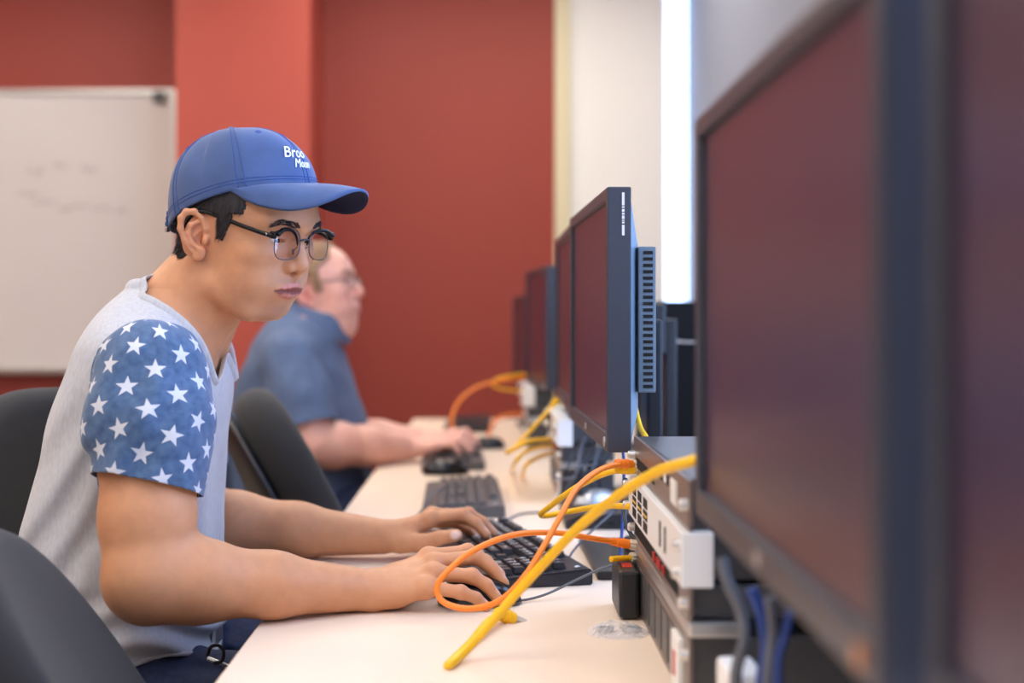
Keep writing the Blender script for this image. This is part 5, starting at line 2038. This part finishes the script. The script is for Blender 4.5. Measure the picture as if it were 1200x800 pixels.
# bridge and nose pads
tube(b, [tw(p) for p in spline([(0.1015, -0.0105, 0.0165), (0.1045, -0.004, 0.0190), (0.1045, 0.004, 0.0190), (0.1015, 0.0105, 0.0165)], 6)], 0.0013, 8)
for s in (-1, 1):
    tube(b, [tw(p) for p in spline([(0.1005, s * 0.0115, 0.009), (0.097, s * 0.0105, 0.006), (0.0945, s * 0.0110, 0.002)], 5)], 0.0006, 6)
    box(b, tw((0.094, s * 0.0108, 0.001)), (0.003, 0.002, 0.008), 0.0008)
glasses = obj('eyeglasses', b, M['wire'], man, smooth=True)
for s in (-1, 1):
    c = LC[0] if s < 0 else LC[1]
    top = [(-0.0240, -0.001), (-0.0215, 0.0075), (-0.015, 0.0145), (-0.005, 0.0185), (0.006, 0.0195), (0.015, 0.0185), (0.0225, 0.0150), (0.0275, 0.0135)]
    sp = spline([np.array((-0.0022 * (-y / 0.0245) - 0.10 * z + 0.0008, -s * y * -1 if False else s * y, z)) + c for y, z in top], 6)
    rr = np.interp(np.linspace(0, 1, len(sp)), [0, 0.12, 0.45, 0.8, 0.93, 1], [0.0009, 0.0016, 0.0023, 0.0031, 0.0042, 0.0034])
    b = BM(); tube(b, [tw(p) for p in sp], list(rr), 10)
    box(b, tw(c + np.array((-0.003, s * 0.0285, 0.0115))), (0.008, 0.0065, 0.0095), 0.0018, Matrix([list(r) for r in HM]))
    obj('brow_bar', b, M['acet'], glasses, smooth=True)
    b = BM()
    tp = spline([(0.0965, s * 0.0640, 0.0215), (0.080, s * 0.0690, 0.0235), (0.05, s * 0.0725, 0.0275), (0.015, s * 0.0765, 0.0330), (-0.008, s * 0.080, 0.0350), (-0.024, s * 0.0805, 0.026), (-0.034, s * 0.079, 0.006)], 8)
    tube(b, [tw(p) for p in tp], list(np.interp(np.linspace(0, 1, len(tp)), [0, 0.1, 0.6, 1], [0.0032, 0.0029, 0.0024, 0.0024])), 8)
    tmp_ = obj('temple', b, M['acet'], glasses, smooth=True)
    b = BM(); box(b, tw((0.0885, s * 0.0685, 0.0228)), (0.006, 0.0012, 0.0026), 0.0004, Matrix([list(r) for r in HM])); obj('hinge_stud', b, M['steel'], tmp_)
    b = BM()
    for off in (0.0004, -0.0004):
        pts = lens_outline(s, 40, 0.985)
        ring = [b.verts.new(tw(c + np.array(p) + np.array((off, 0, 0)))) for p in pts]
        cv = b.verts.new(tw(c + np.array((0.0026 + off, 0, 0))))
        for i in range(40):
            f_ = [ring[i], ring[(i + 1) % 40], cv]
            b.faces.new(f_ if off > 0 else f_[::-1])
    obj('lens', b, M['lens'], glasses, smooth=True)
# ------------------------------------------------------------------ man in the navy collared shirt
def second_man():
    S2 = 1.03
    M2 = rot_zyx(-7, -14.0, 0)
    T2 = P(368, 347, 3.415) + np.array((0, 0.075, 0))
    B2 = np.array([-0.46, 3.49, 0.0])
    yc = 3.49
    hw2 = lambda p: to_world(M2, T2, S2, p)
    hd = Field(); skull(hd, 1.06); face(hd, 1.05)
    TZ2 = [0.50, 0.58, 0.68, 0.76, 0.84, 0.92, 0.99, 1.05, 1.085, 1.115]
    TB2 = [-0.66, -0.668, -0.668, -0.668, -0.660, -0.642, -0.615, -0.585, -0.56, -0.53]
    TF2 = [-0.34, -0.315, -0.308, -0.312, -0.325, -0.352, -0.375, -0.398, -0.42, -0.445]
    TW2 = [0.16, 0.18, 0.185, 0.182, 0.182, 0.188, 0.19, 0.175, 0.13, 0.07]
    tf2 = loft_fn(TZ2, TB2, TF2, TW2, yc, 2.3, 0.012)
    bd = Field()
    bd.op(tf2, (-0.5, yc, 0.8), 0.45, 'u', 0.02)
    nb2, nt2 = np.array((-0.478, yc, 1.05)), hw2((-0.012, 0, -0.02))
    bd.chain([nb2, nb2 + (nt2 - nb2) * 0.5, nt2], [0.072, 0.064, 0.062], k=0.035)
    bd.ell(hw2((0.035, 0, -0.085)), (0.045, 0.045, 0.035), k=0.03)
    rs, re, rw = P(340, 428, 3.30), P(366, 520, 3.25), P(478, 524, 3.42)
    ls, le, lw = P(350, 425, 3.68), P(392, 512, 3.72), P(488, 515, 3.64)
    for s, sh in ((-1, rs), (1, ls)):
        bd.chain([nb2 + np.array((-0.01, s * 0.03, 0)), sh + np.array((0, -s * 0.02, 0.012))], [0.054, 0.05], k=0.03)
    q = dict(s=0.062, u=0.056, m=0.053, e=0.046, f=0.050, g=0.043, w=0.028)
    arm(bd, rs, re, rw, 1.0, q)
    arm(bd, ls, le, lw, 1.0, q)
    o = lambda w, a, b, c: w + np.array((a, b, c))
    hand(bd, rw, [o(rw, .085, .035, .016), o(rw, .09, .012, .019), o(rw, .085, -.01, .015), o(rw, .075, -.03, .008)],
         [o(rw, .125, .038, .020), o(rw, .132, .014, .022), o(rw, .125, -.010, .017), o(rw, .108, -.034, .010)],
         [o(rw, .152, .036, -.006), o(rw, .160, .013, -.006), o(rw, .152, -.012, -.008), o(rw, .130, -.038, -.010)],
         [o(rw, .02, .03, -.005), o(rw, .055, .05, -.003), o(rw, .085, .058, -.006), o(rw, .105, .058, -.010)], -1, 1.08)
    hand(bd, lw, [o(lw, .085, -.035, .016), o(lw, .09, -.012, .019), o(lw, .085, .01, .015), o(lw, .075, .03, .008)],
         [o(lw, .125, -.038, .020), o(lw, .132, -.014, .022), o(lw, .125, .010, .017), o(lw, .108, .034, .010)],
         [o(lw, .152, -.036, -.006), o(lw, .160, -.013, -.006), o(lw, .152, .012, -.008), o(lw, .130, .038, -.010)],
         [o(lw, .02, -.03, -.005), o(lw, .055, -.05, -.003), o(lw, .085, -.058, -.006), o(lw, .105, -.058, -.010)], 1, 1.08)
    legs = []
    for s in (-1, 1):
        hp, kn, an = np.array((-0.52, yc + s * 0.09, 0.59)), np.array((-0.06, yc + s * 0.14, 0.58)), np.array((-0.10, yc + s * 0.14, 0.10))
        legs.append((hp, kn, an))
        bd.chain([hp, kn, an, an + np.array((0.09, 0, -0.055))], [0.075, 0.055, 0.036, 0.026], k=0.02)
    bd.group(hd, M2, T2, S2)
    V, Fq = bd.mesh((-0.80, 3.05, 0.02), (0.15, 3.98, 1.40), 0.0036)
    V, Fq = islands_keep_largest(V, Fq)
    loc = ((V - T2) @ M2) / S2
    tint = np.tile(np.array(srgb(232, 172, 150)[:3]), (len(V), 1))
    def bl(c, r, col, a):
        nonlocal tint
        m = np.clip(np.exp(-(((loc - np.array(c)) / np.array(r)) ** 2).sum(1)) * a, 0, 1)[:, None]
        tint = tint * (1 - m) + np.array(srgb(*col)[:3]) * m
    bl((0.10, 0, -0.016), (0.02, 0.02, 0.016), (222, 130, 116), 0.6)
    bl((-0.012, -0.08, 0.004), (0.02, 0.02, 0.03), (222, 124, 110), 0.7)
    bl((0.09, 0, -0.055), (0.012, 0.024, 0.008), (190, 100, 100), 0.8)
    bl((0.06, -0.05, -0.02), (0.03, 0.02, 0.025), (228, 140, 124), 0.5)
    man2 = npobj('person', V, Fq, M['skin_pink'], None, B2, {'tint': np.concatenate([tint, np.ones((len(V), 1))], 1)}, True)
    tag(man2, 'blurred man in glasses and navy collared shirt seated farther down the desk', 'person', 'people at the desk')
    for s in (-1, 1):
        c = hw2((0.0712, s * 0.0325, 0.0155)) - B2
        g = norm(M2 @ np.array((1, 0, -0.1)))
        b = BM(); lathe(b, [(0, 0.0128)] + [(0.0128 * math.sin(a), 0.0128 * math.cos(a)) for a in np.linspace(0.15, math.pi - 0.15, 12)] + [(0, -0.0128)], 20, Matrix.Translation(Vector(c)) @ frame_from(g).to_4x4()); e = obj('eye', b, M['eyew'], man2, smooth=True)
        b = BM(); lathe(b, [(0, 0.0132)] + [(0.0131 * math.sin(a), 0.0131 * math.cos(a)) for a in np.linspace(0.05, 0.48, 6)], 20, Matrix.Translation(Vector(c)) @ frame_from(g).to_4x4()); obj('iris', b, M['iris'], e, smooth=True)
        rnd = random.Random(4)
        b = BM()
        R0 = [(0.10 - 0.02 * t, s * (0.012 + t * 0.036), 0.036 + 0.004 * math.sin(t * 2.4) + rnd.uniform(-.003, .003) * (1 - .6 * t)) for t in [rnd.random() for _ in range(200)]]
        Rp, Nn = on_head(hd, R0)
        D = np.tile(np.array((-0.2, s * 0.9, 0.1)), (len(Rp), 1))
        hair_strips(b, Rp, D + Nn * 0.2, 0.007, 0.0005, rnd, M2, T2, S2, B2)
        obj('eyebrow', b, M['hair_brown'], man2)
    # hair
    hk = Field(); skull(hk)
    def reg(p):
        x, y, z = p[:, 0], np.abs(p[:, 1]), p[:, 2]
        back = np.maximum(x + 0.024, -(z + 0.055))
        top = np.maximum(0.045 - z + np.clip(x, -1, 1) * 0.55, x - 0.066)
        side = np.maximum.reduce([x - 0.034, 0.006 - z, -x - 0.03, z - 0.07])
        return np.minimum(np.minimum(back, top), np.maximum(side, 0.015 - x))
    sh_ = Field()
    sh_.op(lambda p: np.maximum(hk.ev(p) - 0.0085 - 0.0015 * np.sin(p[:, 0] * 330 + 4 * np.sin(p[:, 2] * 140)) * np.cos(p[:, 1] * 260), reg(p)), (0, 0, 0.02), 0.17, 'u', 0)
    sh_.op(lambda p: hk.ev(p) + 0.004, (0, 0, 0.02), 0.5, 's', 0)
    w2 = Field(); w2.group(sh_, M2, T2, S2)
    Vh, Fh = w2.mesh(T2 - 0.16, T2 + 0.17, 0.0032)
    npobj('hair', Vh, Fh, M['hair_brown'], man2, B2)
    # shirt
    st = Field()
    st.op(lambda p: tf2(p) - 0.016 - 0.004 * wnoise(p, 22, 2.2), (-0.5, yc, 0.8), 0.45, 'u', 0.02)
    for s, sh in ((-1, rs), (1, ls)):
        st.chain([nb2 + np.array((-0.012, s * 0.04, -0.004)), sh + np.array((0, -s * 0.02, 0.012))], [0.059, 0.058], k=0.035)
    st.chain([nb2, nb2 + (nt2 - nb2) * 0.55], [0.080, 0.070], k=0.02)
    tor = list(st.ops)
    sl = {}
    for nm, sh, el in (('r', rs, re), ('l', ls, le)):
        a, c = sh + np.array((0, 0, 0.012)), sh + (el - sh) * 0.80
        f = Field(); f.chain([a, a + (c - a) * 0.5, c + (c - a) * 0.25], [0.072, 0.076, 0.072], k=0.02)
        sl[nm] = (f, a, c)
        f0 = f.ops[0]
        st.op(lambda p, f0=f0: f0[0](p) - 0.003 * wnoise(p, 30, 0.4), f0[1], f0[2] + 0.01, 'u', 0.014)
    Vs, Fs = st.mesh((-0.82, 3.05, 0.58), (-0.20, 3.95, 1.25), 0.0055)
    Vs, Fs = clip(Vs, Fs, 0.64 - Vs[:, 2])
    nd2 = norm(nt2 - nb2)
    cpt = nb2 + nd2 * 0.045
    qv = Vs - cpt
    r = np.linalg.norm(qv - (qv @ nd2)[:, None] * nd2, axis=1)
    Vs, Fs = clip(Vs, Fs, np.where(r < 0.12, qv @ norm((0.5, 0, 0.86)), -1.0))
    for nm in 'rl':
        f, a, c = sl[nm]
        d = norm(c - a)
        qv = Vs - c
        rr = np.linalg.norm(qv - (qv @ d)[:, None] * d, axis=1)
        Vs, Fs = clip(Vs, Fs, np.where((rr < 0.1) & (f.ev(Vs) < st.ev(Vs, tor)), qv @ d, -1.0))
    dT = st.ev(Vs, tor)
    fr2, fl2 = sl['r'][0].ev(Vs) - dT - 0.006, sl['l'][0].ev(Vs) - dT - 0.006
    def add(name, V_, F_, mat, par):
        o_ = npobj(name, V_, F_, mat, par, B2)
        md = o_.modifiers.new('cloth thickness', 'SOLIDIFY'); md.thickness = 0.002; md.offset = -1
        return o_
    Vt, Ft = clip(Vs, Fs, -np.minimum(fr2, fl2))
    shirt2 = add('collared_shirt', Vt, Ft, M['navyshirt'], man2)
    for f in (fr2, fl2):
        Vv, Ff = clip(Vs, Fs, f)
        add('sleeve', Vv, Ff, M['navyshirt'], shirt2)
    # folded collar around the neck
    b = BM()
    e1 = norm(np.cross(nd2, (0, 1, 0))); e2 = np.cross(nd2, e1)
    tilt = norm(np.array((0.42, 0, 0.91)))
    prof = [(0.000, 0.014), (0.004, 0.018), (0.008, 0.012), (0.016, -0.014), (0.0165, -0.016), (0.012, -0.013), (0.003, 0.006)]
    n = 60
    rings = []
    for i in range(n):
        a = 2 * math.pi * i / n
        ux = np.array((math.cos(a), math.sin(a), 0))
        ux = norm(ux - (ux @ tilt) * tilt)
        rad = 0.081 + 0.010 * max(0, math.cos(a))
        rings.append([b.verts.new(Vector(cpt + np.array((0.006, 0, 0.006)) + ux * (rad + p0 * (1 + 0.6 * max(0, math.cos(a)))) + tilt * (p1 * (1 + 0.8 * max(0, math.cos(a)))) - B2)) for p0, p1 in prof])
    gap = {0}
    for i in range(n):
        if i in gap:
            continue
        j = (i + 1) % n
        for k in range(len(prof)):
            k2 = (k + 1) % len(prof)
            b.faces.new([rings[i][k], rings[j][k], rings[j][k2], rings[i][k2]])
    obj('collar', b, M['navyshirt'], shirt2, smooth=True)
    # trousers and shoes
    jf2 = Field()
    jf2.op(loft_fn(TZ2, TB2, TF2, TW2, yc, 2.3, 0.008), (-0.5, yc, 0.8), 0.45, 'u', 0.02)
    for hp, kn, an in legs:
        jf2.chain([hp, hp + (kn - hp) * 0.5, kn, kn + (an - kn) * 0.4, an - np.array((0, 0, 0.01))], [0.10, 0.09, 0.07, 0.065, 0.055], k=0.03)
    Vj, Fj = jf2.mesh((-0.78, 3.2, 0.04), (0.08, 3.8, 0.80), 0.009)
    Vj, Fj = clip(Vj, Fj, Vj[:, 2] - 0.68)
    Vj, Fj = clip(Vj, Fj, 0.075 - Vj[:, 2])
    add('trousers', Vj, Fj, M['denim'], man2)
    for hp, kn, an in legs:
        f = Field()
        an = an - np.array((0, 0, 0.03))
        f.chain([an, an + np.array((-0.03, 0, -0.03))], [0.04, 0.036], k=0.02)
        f.chain([an + np.array((-0.02, 0, -0.03)), an + np.array((0.10, 0, -0.032)), an + np.array((0.165, 0, -0.036))], [0.04, 0.040, 0.033], k=0.03)
        f.op(lambda p: 0.004 - p[:, 2], an, 1, 'i', 0.004)
        v_, f_ = f.mesh(an - 0.12, an + np.array((0.24, 0.12, 0.12)), 0.007)
        npobj('shoe', v_, f_, M['shoe'], man2, B2)
    # thin glasses
    t2 = lambda p: Vector(hw2(np.array(p)) - B2)
    b = BM()
    for s in (-1, 1):
        c = np.array((0.102, s * 0.0345, 0.010))
        pts = [t2(c + np.array((-0.0022 * s * 0, s * 0.0245 * math.copysign(abs(math.cos(a)) ** .7, math.cos(a)), 0.0155 * math.copysign(abs(math.sin(a)) ** .7, math.sin(a))))) for a in np.linspace(0, 2 * math.pi, 30)]
        tube(b, pts, 0.0010, 6, caps=False)
        tube(b, [t2(p) for p in spline([(0.101, s * 0.0595, 0.016), (0.094, s * 0.068, 0.018), (0.05, s * 0.075, 0.026), (0.0, s * 0.080, 0.034), (-0.028, s * 0.079, 0.02)], 6)], 0.0014, 6)
    tube(b, [t2(p) for p in [(0.102, -0.010, 0.014), (0.105, 0, 0.016), (0.102, 0.010, 0.014)]], 0.0012, 6)
    g2 = obj('eyeglasses', b, M['wire'], man2, smooth=True)
    for s in (-1, 1):
        b = BM()
        c = np.array((0.102, s * 0.0345, 0.010))
        b.faces.new([b.verts.new(t2(c + np.array((0, s * 0.0240 * math.copysign(abs(math.cos(a)) ** .7, math.cos(a)), 0.0150 * math.copysign(abs(math.sin(a)) ** .7, math.sin(a)))))) for a in np.linspace(0, 2 * math.pi, 30, endpoint=False)])
        obj('lens', b, M['lens'], g2)


second_man()
# ================================================================== camera, light, look
cam = bpy.data.cameras.new('camera')
co = bpy.data.objects.new('camera', cam)
COL.objects.link(co)
co.location = (0, 0, ZC)
co.rotation_euler = (math.pi / 2, 0, 0)
cam.sensor_width = 36
cam.lens = 36 * FOC / 1200
cam.shift_x = (600 - CX) / 1200
cam.shift_y = -(400 - CY) / 1200
cam.clip_start = 0.01
cam.dof.use_dof = True
cam.dof.focus_distance = 1.72
cam.dof.aperture_fstop = 2.5
SC.camera = co

w = bpy.data.worlds.new('sky')
SC.world = w
w.use_nodes = True
bg = w.node_tree.nodes['Background']
bg.inputs[0].default_value = (0.42, 0.60, 1.0, 1)
bg.inputs[1].default_value = 7.0
for i, (y0, y1) in enumerate(WINS):
    l = bpy.data.lights.new('window_portal', 'AREA')
    l.shape = 'RECTANGLE'
    l.size = y1 - y0
    l.size_y = WZ1 - WZ0
    l.cycles.is_portal = True
    o = bpy.data.objects.new('window_portal', l)
    COL.objects.link(o)
    o.location = (RX1 + WT + 0.02, (y0 + y1) / 2, (WZ0 + WZ1) / 2)
    o.rotation_euler = Matrix(((0, 0, 1), (1, 0, 0), (0, 1, 0))).to_euler()
SC.view_settings.view_transform = 'Standard'
SC.view_settings.look = 'None'
SC.view_settings.gamma = 1.0
SC.view_settings.use_curve_mapping = False
SC.view_settings.exposure = 0.0
SC.cycles.max_bounces = 8
SC.cycles.transparent_max_bounces = 16
SC.cycles.sample_clamp_indirect = 8.0
